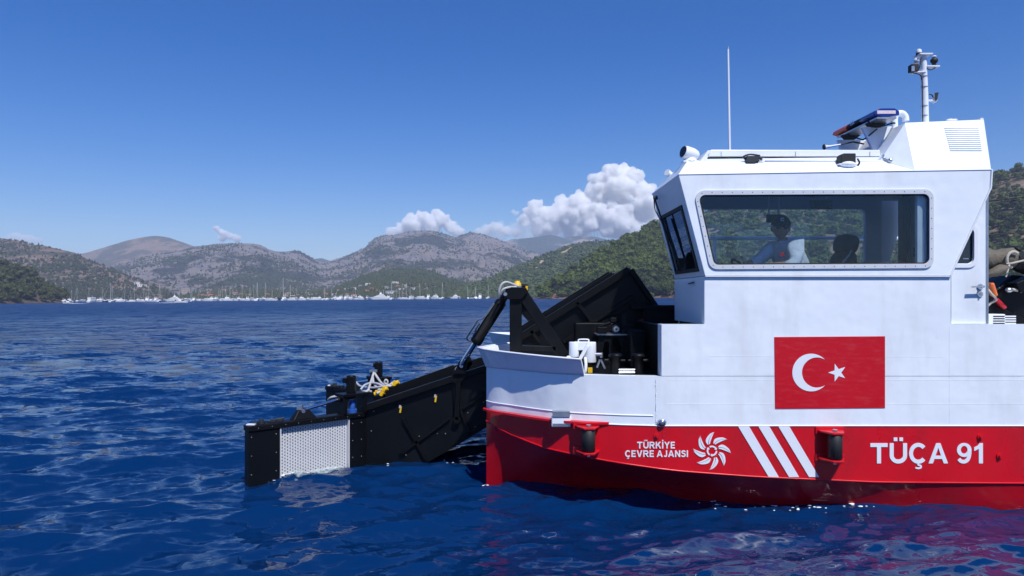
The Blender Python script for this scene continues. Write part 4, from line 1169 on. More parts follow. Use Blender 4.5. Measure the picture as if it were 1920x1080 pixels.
Sp = lambda pts: [tuple(v[:2]) for v in spline([(x,y,0) for x,y in pts], 5)]
G = {
 'T': (.85, [rect(0,.81,.85,1), rect(.325,0,.525,.81)]),
 'U': (.86, [ribbon([(.1,1),(.1,.40)]+ell(.43,.40,.33,.305,180,360)+[(.76,1)], .2)]),
 'C': (.86, [ribbon(ell(.46,.5,.365,.415,42,318,28), .195)]),
 'A': (.96, [([(0,0),(.21,0),(.29,.22),(.67,.22),(.75,0),(.96,0),(.585,1),(.375,1)], [(.345,.385),(.48,.78),(.615,.385)])]),
 '9': (.72, [(ell(.36,.665,.36,.345,0,360,36)[:-1], ell(.355,.675,.165,.19,0,360,24)[:-1]), ribbon(Sp([(.62,.66),(.62,.48),(.57,.26),(.46,.12),(.32,.085),(.19,.12),(.10,.22)]), .18)]),
 '1': (.46, [[(.26,0),(.46,0),(.46,1),(.30,1),(.21,.88),(.03,.79),(.03,.61),(.26,.72)]]),
 'R': (.86, [rect(0,0,.2,1), ribbon([(.2,.905),(.50,.905)]+ell(.52,.70,.2,.205,90,-90,12)+[(.2,.495)], .18), [(.36,.45),(.58,.45),(.88,0),(.64,0)]]),
 'K': (.88, [rect(0,0,.2,1), [(.2,.30),(.2,.58),(.58,1),(.85,1)], [(.30,.56),(.44,.70),(.89,0),(.64,0)]]),
 'I': (.2, [rect(0,0,.2,1)]),
 'Y': (.9, [[(0,1),(.24,1),(.45,.62),(.66,1),(.9,1),(.55,.42),(.55,0),(.35,0),(.35,.42)]]),
 'E': (.68, [[(0,0),(.68,0),(.68,.18),(.2,.18),(.2,.42),(.62,.42),(.62,.60),(.2,.60),(.2,.82),(.66,.82),(.66,1),(0,1)]]),
 'V': (.9, [[(0,1),(.23,1),(.45,.3),(.67,1),(.9,1),(.56,0),(.34,0)]]),
 'J': (.55, [ribbon([(.45,1),(.45,.32)]+ell(.27,.30,.18,.205,0,-150,12), .19)]),
 'N': (.82, [[(0,0),(.2,0),(.2,.64),(.62,0),(.82,0),(.82,1),(.62,1),(.62,.36),(.2,1),(0,1)]]),
 'S': (.74, [ribbon(Sp([(.66,.75),(.56,.87),(.38,.91),(.20,.86),(.13,.74),(.22,.60),(.45,.51),(.61,.40),(.61,.22),(.48,.11),(.32,.09),(.16,.13),(.07,.25)]), .18)]),
}
DOTS = {'Ü': ('U', [rect(.20,1.10,.38,1.28), rect(.48,1.10,.66,1.28)]), 'İ': ('I', [rect(0,1.10,.2,1.28)]),
        'Ç': ('C', [ribbon(Sp([(.47,.10),(.45,-.06),(.57,-.11),(.58,-.20),(.46,-.24),(.31,-.21)]), .085)])}
def write(body, x0, x1, ytop, ybase, gap=.12, space=.28):
    """letters between photo columns x0..x1, capitals between rows ytop..ybase on the hull side"""
    H_ = ybase-ytop; tot = 0; lay = []
    for ch in body:
        if ch == ' ': tot += space; continue
        base_, extra = DOTS.get(ch, (ch, [])); w_, shp = G[base_]
        lay.append((tot, w_, shp+extra)); tot += w_+gap
    tot -= gap; kx = (x1-x0)/tot
    for off, w_, shp in lay:
        b = MB()
        for i, sh in enumerate(shp):
            Y = YS-.005-.0012*i
            def m_(pts):
                out = []
                for x, y in pts:
                    px, py = x0+(off+x)*kx, ybase-y*H_; Yq = Y
                    for _ in range(4): Yq = yT((px-960)*Yq/F)-YS+Y
                    out.append(P(px, py, Yq))
                return out
            if isinstance(sh, tuple): b.plate(m_(sh[0]), [m_(sh[1])], (0,.0035,0))
            else: b.prism(m_(sh), (0,.0035,0))
        b.build('letter', M['vinyl'], boat)
write('TÜÇA 91', 1632, 1843, 831, 869, .10, .34)
write('TÜRKİYE', 1194.5, 1265.5, 828.5, 841, .14)
write('ÇEVRE AJANSI', 1172, 1290, 844.5, 857, .14, .3)
yl = YS-.006
for x in (1384, 1422, 1459.5):
    b = MB(); b.prism(poly([(x,799.5),(x+20.5,799.5),(x+76.5,894.5),(x+57.5,894.5)], yl), (0,.004,0)); b.build('stripe', M['vinyl'], boat)
b = MB(); b.prism(poly([(1452,632),(1659.5,630.5),(1659.5,765),(1453.5,766.5)], YS-.005), (0,.004,0)); flag = b.build('flag', M['flagred'], boat)
def arc(cx, cy, r, a0, a1, n): return [(cx+r*math.cos(math.radians(a0+(a1-a0)*i/n)), cy+r*math.sin(math.radians(a0+(a1-a0)*i/n))) for i in range(n+1)]
R1_, R2_ = 35.3, 28.3; cx1, cy1 = 1521.0, 698.5; cx2, cy2 = 1532.0, 698.5
dd = cx2-cx1; xi = (R1_**2-R2_**2+dd*dd)/(2*dd); yi = math.sqrt(R1_**2-xi**2)
a1 = math.degrees(math.atan2(yi, xi)); a2 = math.degrees(math.atan2(yi, xi-dd))
cres = arc(cx1, cy1, R1_, a1, 360-a1, 48) + arc(cx2, cy2, R2_, 360-a2, a2, 48)[1:-1]
b = MB(); b.prism(poly(cres, YS-.008), (0,.0025,0)); b.build('crescent', M['vinyl'], flag)
st = []
for i in range(10):
    r = 17.6 if i % 2 == 0 else 6.8; a = math.radians(180+36*i); st.append((1570.5+r*math.cos(a), 698.7+r*math.sin(a)))
b = MB(); b.prism(poly(st, YS-.008), (0,.0025,0)); b.build('star', M['vinyl'], flag)
lc = (1335, 845.5)
lg = MB()
for k in range(8):
    a = math.radians(k*45-60)
    def rot(x, y): return (lc[0]+x*math.cos(a)-y*math.sin(a), lc[1]+x*math.sin(a)+y*math.cos(a))
    for w0, w1 in ((-.2,-5.6),(.9,6.0)):
        pts = []
        for i in range(9):
            t = i/8; r = 13.5+19.5*t; cv = 15*t*t-3; pts.append(rot(cv+w0*(1-t*.1), -r))
        for i in range(8,-1,-1):
            t = i/8; r = 13.5+19.5*t; cv = 15*t*t-3; wd = math.sin(math.pi*min(1,(t*.92+.06)))**.6
            pts.append(rot(cv+w0+(w1-w0)*wd*.95, -r-(1.5 if 0 < i < 8 else 0)))
        lg.prism(poly(pts, YS-.006), (0,.003,0))
for k in range(3):
    lg.prism(poly(arc(lc[0], lc[1], 9.8, k*120, k*120+88, 12)+arc(lc[0], lc[1], 6.9, k*120+88, k*120, 12), YS-.006), (0,.003,0))
    a = k*120+88; p = lambda r, d: (lc[0]+r*math.cos(math.radians(d)), lc[1]+r*math.sin(math.radians(d)))
    lg.prism(poly([p(11.6,a), p(8.3,a+22), p(5.2,a)], YS-.006), (0,.003,0))
lg.build('emblem', M['vinyl'], boat)

# ---------------- things fixed on the hull side
def fender_roller(px, py0, py1, Y, label):
    base = P(px, (py0+py1)/2, Y)
    t = thing('fender_roller', label, 'fender roller', base, 'fender rollers on the red hull')
    for py, s in ((py0, 1), (py1, -1)):
        c = P(px, py, Y); w = .125
        b = MB(); b.prism([c+Vector((-w,0,0)), c+Vector((-w*.85,-.07,0)), c+Vector((-.05,-.185,0)), c+Vector((.05,-.185,0)), c+Vector((w*.85,-.07,0)), c+Vector((w,0,0))], (0,0,.022))
        b.prism([c+Vector((-w-.012,-.002,-.02)), c+Vector((w+.012,-.002,-.02)), c+Vector((w+.012,-.002,.045)), c+Vector((-w-.012,-.002,.045))], (0,-.016,0))
        b.build('bracket', M['red'], t, bevel=.008)
    a, c = P(px, py0, Y)+Vector((0,-.115,0)), P(px, py1, Y)+Vector((0,-.115,.024))
    b = MB(); b.tube([a, a+(c-a)*.04, a+(c-a)*.96, c], [.05,.064,.064,.05], 18); b.build('roller', M['rubber'], t)
    b = MB(); b.cyl(a+Vector((0,0,.035)), c-Vector((0,0,.05)), .014, n=8); b.cyl(a+Vector((0,0,.03)), a+Vector((0,0,.04)), .024, n=6); b.build('bolt', M['steel'], t)
fender_roller(1555, 809, 860, YS, 'black fender roller in red brackets right of the three white stripes')
fr2 = 6.64
fender_roller(1101, 800, 846, fr2-.0, 'black fender roller in red brackets on the curved bow')
t = thing('deck_light', 'white box light hanging on the bow at the colour border', 'light', P(1052,790,6.76))
b = MB(); c = P(1052,790,6.70); b.box(c, (.185,.06,.10)); b.build('body', M['vinyl'], t, bevel=.008)
b = MB(); b.box(c+Vector((0,.0,.075)), (.165,.08,.05)); b.box(c+Vector((0,-.032,-.03)), (.165,.004,.028)); b.build('lid', M['steel'], t)
t = thing('vent_cover', 'small chrome shell vent on the white side above the red band', 'vent', P(1241,793,YS))
b = MB(); b.sphere(P(1241,791,YS), .047, 16, 10, (1,.8,.62)); b.build('shell', M['chrome'], t)
b = MB(); b.sphere(P(1241,795,YS-.01), .036, 12, 8, (1,.9,.55)); b.build('mouth', M['dark_int'], t)
for px, py, lab in ((1231,817,'red bolt head on the hull above the lettering'),(1837,819,'red bolt head on the hull above the number'),(1873,855,'red bolt head on the hull right of the number')):
    Y = YS if px > 1300 else 6.51
    b = MB(); p = P(px, py, Y); b.cyl(p, p+Vector((0,-.012,0)), .027, n=14); b.cyl(p+Vector((0,-.012,0)), p+Vector((0,-.03,0)), .014, n=6); tag(b.build('bolt_head', M['red'], base=p), lab, 'bolt')

# ---------------- roof equipment
t = thing('whip_antenna', 'tall white whip antenna on the wheelhouse roof', 'antenna', P(1368,296,7.1))
MB().tube([P(1368.3,296,7.1), P(1368,281,7.1), P(1367.6,250,7.1), P(1365,92,7.1)], [.022,.013,.0125,.010], 10).build('rod', M['white2'], t)
MB().cyl(P(1365,92,7.1), P(1364.9,87,7.1), .011, n=8).build('tip', M['steel'], t)
MB().cyl(P(1368.3,302,7.1), P(1368.3,292,7.1), .035, n=12).build('base', M['white2'], t)

t = thing('searchlight', 'white searchlight on the front corner of the roof', 'searchlight', P(1294,305,6.95))
c = P(1294,289,6.95)
b = MB(); b.tube([c+Vector((-.075,-.02,.02)), c+Vector((-.045,-.01,.012)), c+Vector((.03,0,0)), c+Vector((.075,.0,-.012)), c+Vector((.092,0,-.014))], [.062,.068,.058,.042,.015], 16); b.build('housing', M['white2'], t)
MB().tube([c+Vector((-.0762,-.02,.02)), c+Vector((-.082,-.022,.021))], [.058,.05], 16).build('lens', M['lens'], t)
b = MB(); b.tube([P(1294,303,6.95), P(1294,300,6.95), P(1294,296,6.95)], [.07,.065,.045], 14); b.build('base', M['white2'], t)
b = MB(); b.box(P(1294,304,6.95), (.16,.12,.012)); b.build('mount_plate', M['white2'], t)
t = thing('horn_speaker', 'small white horn at the front edge of the roof', 'horn', P(1258,330,7.45))
c = P(1257,327,7.45); b = MB(); b.tube([c+Vector((-.045,-.03,.018)), c+Vector((.0,0,0)), c+Vector((.05,.03,-.005))], [.036,.03,.016], 12); b.cyl(c+Vector((.02,0,-.07)), c, .012); b.build('horn', M['white2'], t)

# solar panel with frame
t = thing('solar_panel', 'long flat solar panel in a white frame on the roof', 'solar panel', P(1480,296,7.0))
ya, yb = 6.80, 7.45; x0, x1 = (1333-960)*ya/F, (1650-960)*ya/F; za = (HY-293)*ya/F; zb = (HY-281)*ya/F
b = MB(); b.hexa([Vector(v) for v in ((x0-.04,ya,za),(x1,ya,za),(x1,yb,za),(x0-.04,yb,za),(x0,ya,zb),(x1,ya,zb),(x1,yb,zb),(x0,yb,zb))]); b.build('frame', M['white2'], t, bevel=.004)
b = MB(); b.box2((x0+.02,ya+.03,zb), (x1-.02,yb-.03,zb+.004)); b.build('cell_sheet', M['blue'], t)
b = MB(); b.prism([Vector((x0-.125,ya,za-.075)), Vector((x0-.06,ya,za-.075)), Vector((x0,ya,zb-.004)), Vector((x0-.03,ya,zb-.004))], (0,yb-ya,0)); b.build('front_strut', M['white2'], t)
b = MB(); b.bar(Vector((x0-.06,ya+.01,za-.045)), Vector((x1,ya+.01,za-.025)), .03, .035); b.build('rail', M['white2'], t)
b = MB(); b.box2((x0-.02,ya+.05,za-.09), (x1,yb,za-.003)); b.build('gap_shade', M['dark_int'], t)  # dark block stands in for the shade in the gap under the panel
for i in range(3):
    xx = x0+.1+(x1-x0-.2)*i/2; b = MB(); b.box((xx,ya-.002,za+.02), (.004,.004,.05)); b.build('seam', M['steel'], t)

t = thing('boat_hook', 'white boat hook pole lying along the roof edge', 'boat hook', P(1540,303,6.72))
b = MB(); b.cyl(P(1418,300,6.70), P(1652,303,6.70), .013, n=8); b.build('pole', M['white2'], t)
b = MB(); c = P(1410,298.5,6.70); b.box(c, (.12,.07,.05)); b.tube(spline([c+Vector((-.06,0,0)), c+Vector((-.09,-.02,.02)), c+Vector((-.03,-.03,.04)), c+Vector((.07,-.02,.03))], 5), .009, 6); b.box(c+Vector((-.02,-.02,-.03)), (.09,.04,.02)); b.sphere(c+Vector((.085,0,.005)), .022, 8, 6); b.build('clamp', M['dark_int'], t)
b = MB(); b.cyl(P(1427,302,6.70), P(1428,311,6.72), .03, .034, n=10); b.box(P(1424,309,6.70), (.10,.04,.012)); b.cyl(P(1430,297,6.70), P(1430,303,6.70), .02); b.build('bracket', M['white2'], t)
b = MB(); b.tube(spline([P(1655,296,6.72), P(1662,299,6.68), P(1670,301,6.66), P(1669,306,6.66)], 5), .008, 6); b.sphere(P(1669,301,6.66), .022, 10, 6); b.bar(P(1655,290,6.72), P(1660,304,6.72), .02, .02); b.build('end_fitting', M['steel'], t)

t = thing('navigation_light', 'black navigation light on a white bracket on the roof edge', 'light', P(1586,314,6.62))
c = P(1586,302,6.64)
b = MB(); b.prism([c+Vector((-.07,-.05,-.035)), c+Vector((.075,-.05,-.035)), c+Vector((.075,-.05,.065)), c+Vector((-.05,-.05,.065)), c+Vector((-.07,-.05,.045))], (0,.1,0)); b.build('housing', M['rubber'], t, bevel=.01)
b = MB(); b.sphere(c+Vector((0,-.04,-.042)), .075, 14, 8, (1,.8,.42)); b.box(c+Vector((-.005,0,-.04)), (.17,.12,.012)); b.build('bracket', M['white2'], t)
b = MB(); b.tube(spline([c+Vector((.10,-.02,.02)), c+Vector((.115,-.03,-.02)), c+Vector((.10,-.02,-.05))], 5), .009, 6); b.build('cable', M['rubber'], t)

# light bar across the boat
LBY0, LBY1 = 6.78, 7.66
def lb(y): return Vector((3.665, y, 1.795))
t = thing('light_bar', 'tilted light bar with blue near end and orange far end', 'light bar', lb(7.2))
prof = [(-.13,-.012),(-.115,.022),(-.07,.046),(.08,.046),(.125,.02),(.125,-.022),(-.05,-.038)]
def lbs(y0, y1, name, m, g=1.0):
    b = MB(); b.prism([lb(y0)+Vector((x*g,0,z*g)) for x, z in prof], (0,y1-y0,0)); return b.build(name, m, t, bevel=.006)
lbs(LBY0, 7.07, 'blue_lens', M['blue']); lbs(7.071, 7.36, 'centre_body', M['blackpl'], .985); lbs(7.361, LBY1, 'orange_lens', M['orange'])
b = MB(); b.box(lb(7.2)+Vector((.0,0,-.047)), (.19,.84,.016)); b.build('base_rail', M['steel'], t)
b = MB(); b.box(lb(LBY0-.002)+Vector((-.005,0,.008)), (.18,.003,.032)); b.build('sticker', M['pink'], t)
# letters on the bow-facing side of the centre body
cu = bpy.data.curves.new('lettering', 'FONT'); cu.body = 'ESR'; cu.size = .055; cu.offset = .001
o = bpy.data.objects.new('lettering', cu); C.objects.link(o); me = bpy.data.meshes.new_from_object(o.evaluated_get(bpy.context.evaluated_depsgraph_get())); bpy.data.objects.remove(o)
me.materials.clear(); me.materials.append(M['vinyl']); o = bpy.data.objects.new('lettering', me); C.objects.link(o); o.parent = t
o.matrix_local = Matrix.Translation(lb(7.25)+Vector((-.1285,0,-.010))-Vector(t['_b'])) @ Matrix(((0,-.0,-1,0),(-1,0,0,0),(0,1,0,0),(0,0,0,1)))
for y, s in ((6.98, 1), (7.5, 1)):
    c = lb(y)
    b = MB(); b.prism([c+Vector((-.1,-.03,-.05)), c+Vector((.1,-.03,-.05)), c+Vector((.035,-.03,-.10)), c+Vector((-.06,-.03,-.10))], (0,.06,0)); b.build('foot', M['dark_int'], t)
    b = MB(); tt = Vector((0,.06,0))
    if y < 7.2: b.prism([c+Vector((-.15,-.02,-.095)), c+Vector((.19,-.02,-.085)), c+Vector((.10,-.02,-.40)), c+Vector((.0,-.02,-.40))], (0,.035,0))
    else: b.prism([c+Vector((-.15,-.02,-.105)), c+Vector((.17,-.02,-.105)), c+Vector((.15,-.02,-.40)), c+Vector((-.06,-.02,-.40))], (0,.035,0))
    b.build('bracket', M['white2'], t)
b = MB(); b.tube(spline([lb(6.9)+Vector((-.12,0,-.05)), lb(6.95)+Vector((-.05,-.05,-.11)), lb(6.9)+Vector((.08,-.08,-.09)), lb(6.95)+Vector((.17,0,-.06))], 6), .008, 6)
b.tube(spline([lb(7.4)+Vector((-.13,-.1,-.09)), lb(7.3)+Vector((-.05,-.1,-.16)), lb(7.0)+Vector((-.1,0,-.2)), lb(6.95)+Vector((-.02,-.03,-.12))], 6), .008, 6); b.build('cable', M['rubber'], t)
t = thing('air_horn', 'slim chrome trumpet horn in front of the light bar', 'horn', P(1555,276,7.2))
MB().tube([P(1546,275.5,7.2), P(1549,275.3,7.2), P(1556,274.6,7.2), P(1576,271,7.2)], [.03,.018,.012,.008], 12).build('trumpet', M['white2'], t)
MB().tube([P(1576,271,7.2), P(1600,266,7.2), P(1620,270,7.2)], .008, 6).build('stem', M['rubber'], t)
MB().tube([P(1545.6,275.6,7.2), P(1544,275.7,7.2)], [.031,.028], 12).build('mouth', M['dark_int'], t)
t = thing('vent_pipe', 'white swan neck vent pipe beside the roof casing', 'pipe', P(1683,232,7.15))
b = MB(); b.tube(spline([P(1677,240,7.15), P(1677,222,7.15), P(1682,214,7.15), P(1691,213,7.15), P(1697,219,7.15), P(1698,227,7.15)], 6), .034, 12); b.build('pipe', M['white2'], t)

# mast
t = thing('signal_mast', 'white signal mast with lights and cameras on the casing', 'mast', P(1734,228,7.1))
Ym = 7.1
MB().tube([P(1735,232,Ym), P(1734,180,Ym), P(1731.5,104,Ym)], [.034,.032,.028], 14).build('pole', M['white2'], t)
b = MB()
for py in (144, 164, 200, 218):
    c = P(1734-(232-py)*.022, py, Ym); b.cyl(c, c+Vector((0,0,.006)), .036, n=14)
b.build('band', M['steel'], t)
for c_, d_ in (((1731,104),(.13,.12,.012)),((1747,125.5),(.13,.07,.012)),((1722,136),(.12,.07,.012)),((1745,189),(.11,.05,.012))):
    b = MB(); b.box(P(*c_,Ym), d_)
    if c_[1] == 189: b.box(P(1752,186,Ym), (.015,.05,.07))
    b.build('bracket', M['white2'], t)
b = MB(); b.cyl(P(1723,104,Ym), P(1723,99.5,Ym), .028, n=12); b.build('lamp_base', M['rubber'], t)
b = MB(); b.tube([P(1723,99.5,Ym), P(1723,94.5,Ym), P(1723,92.5,Ym)], [.026,.026,.016], 12); b.build('anchor_lamp', M['glassy'], t)
b = MB(); b.sphere(P(1719,114,Ym), .032, 12, 8, (1,1,.9)); b.build('camera_dome', M['white2'], t)
b = MB(); b.box(P(1712.5,128.5,Ym-.02), (.07,.08,.075)); b.build('floodlight', M['rubber'], t, bevel=.006)
b = MB(); b.box(P(1712,128.5,Ym-.061), (.03,.004,.05)); b.build('floodlight_lens', M['steel'], t)
b = MB(); b.tube([P(1751.5,124,Ym), P(1751.5,120,Ym)], [.02,.02], 10); b.tube([P(1751.5,119,Ym), P(1751.5,116,Ym), P(1751.5,112,Ym), P(1751.5,108.5,Ym)], [.022,.034,.036,.018], 12); b.build('siren', M['rubber'], t)
b = MB(); b.sphere(P(1751.5,106.5,Ym), .024, 10, 6, (1,1,.5)); b.build('cap', M['white2'], t)
b = MB(); b.hexa([P(1752,186,Ym-.04),P(1757.5,187,Ym-.04),P(1757.5,187,Ym+.04),P(1752,186,Ym+.04),P(1752.5,174,Ym-.04),P(1760,173,Ym-.04),P(1760,173,Ym+.04),P(1752.5,174,Ym+.04)]); b.build('camera', M['rubber'], t)
b = MB(); b.tube(spline([P(1712,137,Ym-.03), P(1722,139,Ym-.04), P(1727,143,Ym-.035), P(1728,150,Ym-.03)], 5), .006, 5); b.tube(spline([P(1727,108,Ym-.03), P(1725,122,Ym-.04), P(1722,132,Ym-.03)], 5), .006, 5); b.tube(spline([P(1754,127,Ym), P(1745,131,Ym-.02), P(1738,128,Ym-.03)], 5), .005, 5); b.tube(spline([P(1742,177,Ym-.02), P(1747,178,Ym-.02), P(1750,183,Ym-.02)], 5), .006, 5); b.tube([P(1729,145,Ym-.03), P(1730,228,Ym-.035)], .005, 5); b.build('cable', M['rubber'], t)

# ---------------- inside the wheelhouse: seat, monitors, person
t = thing('helmsman_chair', 'black padded helm chair with headrest behind the helmsman', 'chair', P(1580,520,7.25)+Vector((0,0,-.75)))
Yh = 7.25
def cush(c, d, R=None, e=.6):
    b = MB(); vs = []; nu, nv = 16, 10
    for j in range(nv+1):
        th = math.pi*j/nv
        for i in range(nu):
            ph = 2*math.pi*i/nu; s = lambda v: math.copysign(abs(v)**e, v)
            q = Vector((s(math.sin(th))*s(math.cos(ph))*d[0]/2, s(math.sin(th))*s(math.sin(ph))*d[1]/2, s(math.cos(th))*d[2]/2))
            if R is not None: q = R @ q
            vs.append(Vector(c)+q)
    fs = [(j*nu+i, (j+1)*nu+i, (j+1)*nu+(i+1) % nu, j*nu+(i+1) % nu) for j in range(nv) for i in range(nu)]
    return b.add(vs, fs, True)
Rt = Matrix.Rotation(math.radians(10), 3, 'Y')
cush(P(1586,458,Yh), (.20,.28,.20), Rt).build('headrest', M['seat'], t)
cush(P(1576,515,Yh), (.16,.46,.52), Rt).build('backrest', M['seat'], t)
cush(P(1545,570,Yh), (.46,.46,.13)).build('cushion', M['seat'], t)
b = MB(); b.tube(spline([P(1578,495,Yh-.24), P(1584,487,Yh-.245), P(1592,478,Yh-.24), P(1596,470,Yh-.2)], 5), .008, 6); b.build('piping', M['grey'], t)
b = MB(); b.cyl(P(1545,575,Yh), P(1545,664,Yh), .05, n=12); b.cyl(P(1545,660,Yh), P(1545,664,Yh), .16, n=16); b.build('pedestal', M['steel'], t)
for (px, py, w, h, Y, lab) in ((1539,384,.20,.085,6.75,'black monitor hanging on two rods inside the side window'),(1451,409.5,.155,.085,7.35,'small grey monitor hanging behind the helmsman\'s cap')):
    c = P(px, py, Y); t = thing('hanging_monitor', lab, 'monitor', c, 'hanging monitors')
    b = MB(); b.box(c, (w,.035,h)); b.build('body', M['seat'], t, bevel=.005)
    b = MB(); b.box(c+Vector((0,-.0185,0)), (w*.92,.002,h*.85)); b.build('screen', M['cap'], t)
    for sx in (-.052,.052):
        b = MB(); b.cyl(c+Vector((sx,0,h/2)), Vector((c.x+sx,Y,zt-.032)), .009, n=8); b.build('rod', M['vinyl'], t)
c = P(1392,512,7.15); b = MB(); tilt = Matrix.Rotation(math.radians(55), 3, 'Y')
b.tube([c+tilt @ Vector((.17*math.cos(a), .17*math.sin(a), 0)) for a in np.linspace(0, 2*math.pi, 25)], .013, 8); whl = b.build('steering_wheel', M['rubber'], boat)
b = MB()
for a in (0, 2.09, 4.19): b.bar(c, c+tilt @ Vector((.165*math.cos(a), .165*math.sin(a), 0)), .02, .012)
b.cyl(c, c+tilt @ Vector((0,0,-.16)), .02); b.build('spoke', M['steel'], whl)

# person
def skin_mesh(name, verts, edges, radii, m, parent, sub=2, roots=(0,), smooth=True):
    me = bpy.data.meshes.new(name); base = Vector(parent['_b'])
    me.from_pydata([Vector(v)-base for v in verts], edges, []); me.update()
    o = bpy.data.objects.new(name, me); C.objects.link(o)
    sk = o.modifiers.new('skin', 'SKIN'); sk.use_smooth_shade = True
    lay = me.skin_vertices[0].data
    for i, r in enumerate(radii):
        lay[i].radius = (r, r) if not isinstance(r, tuple) else r
        lay[i].use_root = i in roots
    sm = o.modifiers.new('sub', 'SUBSURF'); sm.levels = sub; sm.render_levels = sub
    dg = bpy.context.evaluated_depsgraph_get(); m2 = bpy.data.meshes.new_from_object(o.evaluated_get(dg))
    bpy.data.objects.remove(o)
    m2.materials.clear(); m2.materials.append(m)
    for p in m2.polygons: p.use_smooth = True
    return m2
Yp = 6.90
person = thing('person', 'person in white long sleeved shirt, dark cap and sunglasses leaning on the helm', 'person', P(1490,560,Yp)+Vector((0,0,-.2)))
hc = P(1464,427,Yp+.0)
neck = P(1468,455,Yp+.01); chest = P(1478,478,Yp+.02); belly = P(1496,520,Yp+.03); pel = P(1508,560,Yp+.04)
shR = P(1446,466,Yp+.14); shL = P(1489,461,Yp-.13)          # far (right arm) and near (left arm) shoulders
elR = P(1424,487,Yp+.10); wrR = P(1402,495,Yp+.04)
elL = P(1492,497,Yp-.27); wrL = P(1455,497,Yp-.22)
hipN = pel+Vector((0,-.09,-.02)); hipF = pel+Vector((0,.09,-.02)); knN = P(1430,575,Yp-.12); knF = P(1430,575,Yp+.16); ftN = P(1432,655,Yp-.12); ftF = P(1432,655,Yp+.16)
toeN = ftN+Vector((-.16,-.02,-.02)); toeF = ftF+Vector((-.16,.02,-.02))
def hand(w, d, up, verts, edges, rad, start):
    """palm plus five bent fingers grown from the wrist"""
    d = d.normalized(); sd = d.cross(up).normalized(); upn = sd.cross(d).normalized()
    pi = len(verts); verts.append(w+d*.055); rad.append((.030,.018)); edges.append((start, pi))
    for k, (o, ln) in enumerate(((-.030,.070),(-.010,.082),(.011,.077),(.030,.060))):
        a = w+d*.085+sd*o; i = len(verts)
        verts += [a, a+d*ln*.5-upn*.012, a+d*ln*.78-upn*.036]; rad += [.010,.0088,.0075]; edges += [(pi,i),(i,i+1),(i+1,i+2)]
    a = w+d*.035-sd*.035; i = len(verts); verts += [a, a+d*.03-sd*.02-upn*.01, a+d*.055-sd*.02-upn*.02]; rad += [.013,.010,.008]; edges += [(pi,i),(i,i+1),(i+1,i+2)]
V = [pel, belly, chest, neck, neck+Vector((-.012,-.01,.06)), shR, elR, wrR, shL, elL, wrL, hipN, knN, ftN, toeN, hipF, knF, ftF, toeF]
Rr = [.14,.135,.15,.062,.060,.068,.045,.030,.068,.047,.031,.085,.058,.045,.035,.085,.058,.045,.035]
E = [(0,1),(1,2),(2,3),(3,4),(2,5),(5,6),(6,7),(2,8),(8,9),(9,10),(0,11),(11,12),(12,13),(13,14),(0,15),(15,16),(16,17),(17,18)]
hand(wrR, wrR-elR, Vector((0,0,1)), V, E, Rr, 7); hand(wrL, wrL-elL, Vector((0,0,1)), V, E, Rr, 10)
mbody = skin_mesh('body', V, E, Rr, M['skin'], person)
# head: shaped ellipsoid with brow, nose, lips, chin, ears
def head_mesh():
    nu, nv = 48, 40; vs = []; fs = []
    for j in range(nv+1):
        th = math.pi*j/nv; z = math.cos(th)
        for i in range(nu):
            ph = 2*math.pi*i/nu; x = math.sin(th)*math.cos(ph); y = math.sin(th)*math.sin(ph)   # face looks to -y
            X = x*.082; Yq = y*.098; Z = z*.118
            if z < -.1: k = 1-.32*((-z-.1)/.9)**1.3; X *= k; Yq = Yq*(1-.10*(-z)) - (.012 if y < 0 else -.0)*(-z)
            g = lambda cx, cz, sx, sz, a: a*math.exp(-((X-cx)/sx)**2-((Z-cz)/sz)**2) if y < 0 else 0
            Yq -= g(0,-.018,.013,.022,.024)+g(0,.018,.045,.010,.006)+g(0,-.058,.022,.007,.007)+g(0,-.072,.020,.007,.006)+g(0,-.100,.025,.014,.010)+g(.042,-.02,.02,.02,.004)+g(-.042,-.02,.02,.02,.004)
            Yq += g(.030,.008,.014,.009,.010)+g(-.030,.008,.014,.009,.010)+g(0,-.065,.02,.003,.003)
            vs.append(Vector((X,Yq,Z)))
    for j in range(nv):
        for i in range(nu): fs.append((j*nu+i, (j+1)*nu+i, (j+1)*nu+(i+1) % nu, j*nu+(i+1) % nu))
    return vs, fs
HR = Matrix.Rotation(math.radians(-12), 3, 'Z') @ Matrix.Rotation(math.radians(4), 3, 'X')
hv, hf = head_mesh(); hb = MB(); hb.add([hc+HR @ v for v in hv], hf, True)
for s in (-1,1):
    hb.sphere(hc+HR @ Vector((s*.082,.008,-.008)), .030, 10, 8, (.35,.6,1))
hm = hb.build('head_tmp', M['skin'], person, fixn=True)
bm = bmesh.new(); bm.from_mesh(mbody); bm.from_mesh(hm.data); bm.to_mesh(mbody); bm.free(); bpy.data.objects.remove(hm)
body = bpy.data.objects.new('body', mbody); C.objects.link(body); body.parent = person; body['_b'] = person['_b']
for p in mbody.polygons: p.use_smooth = True
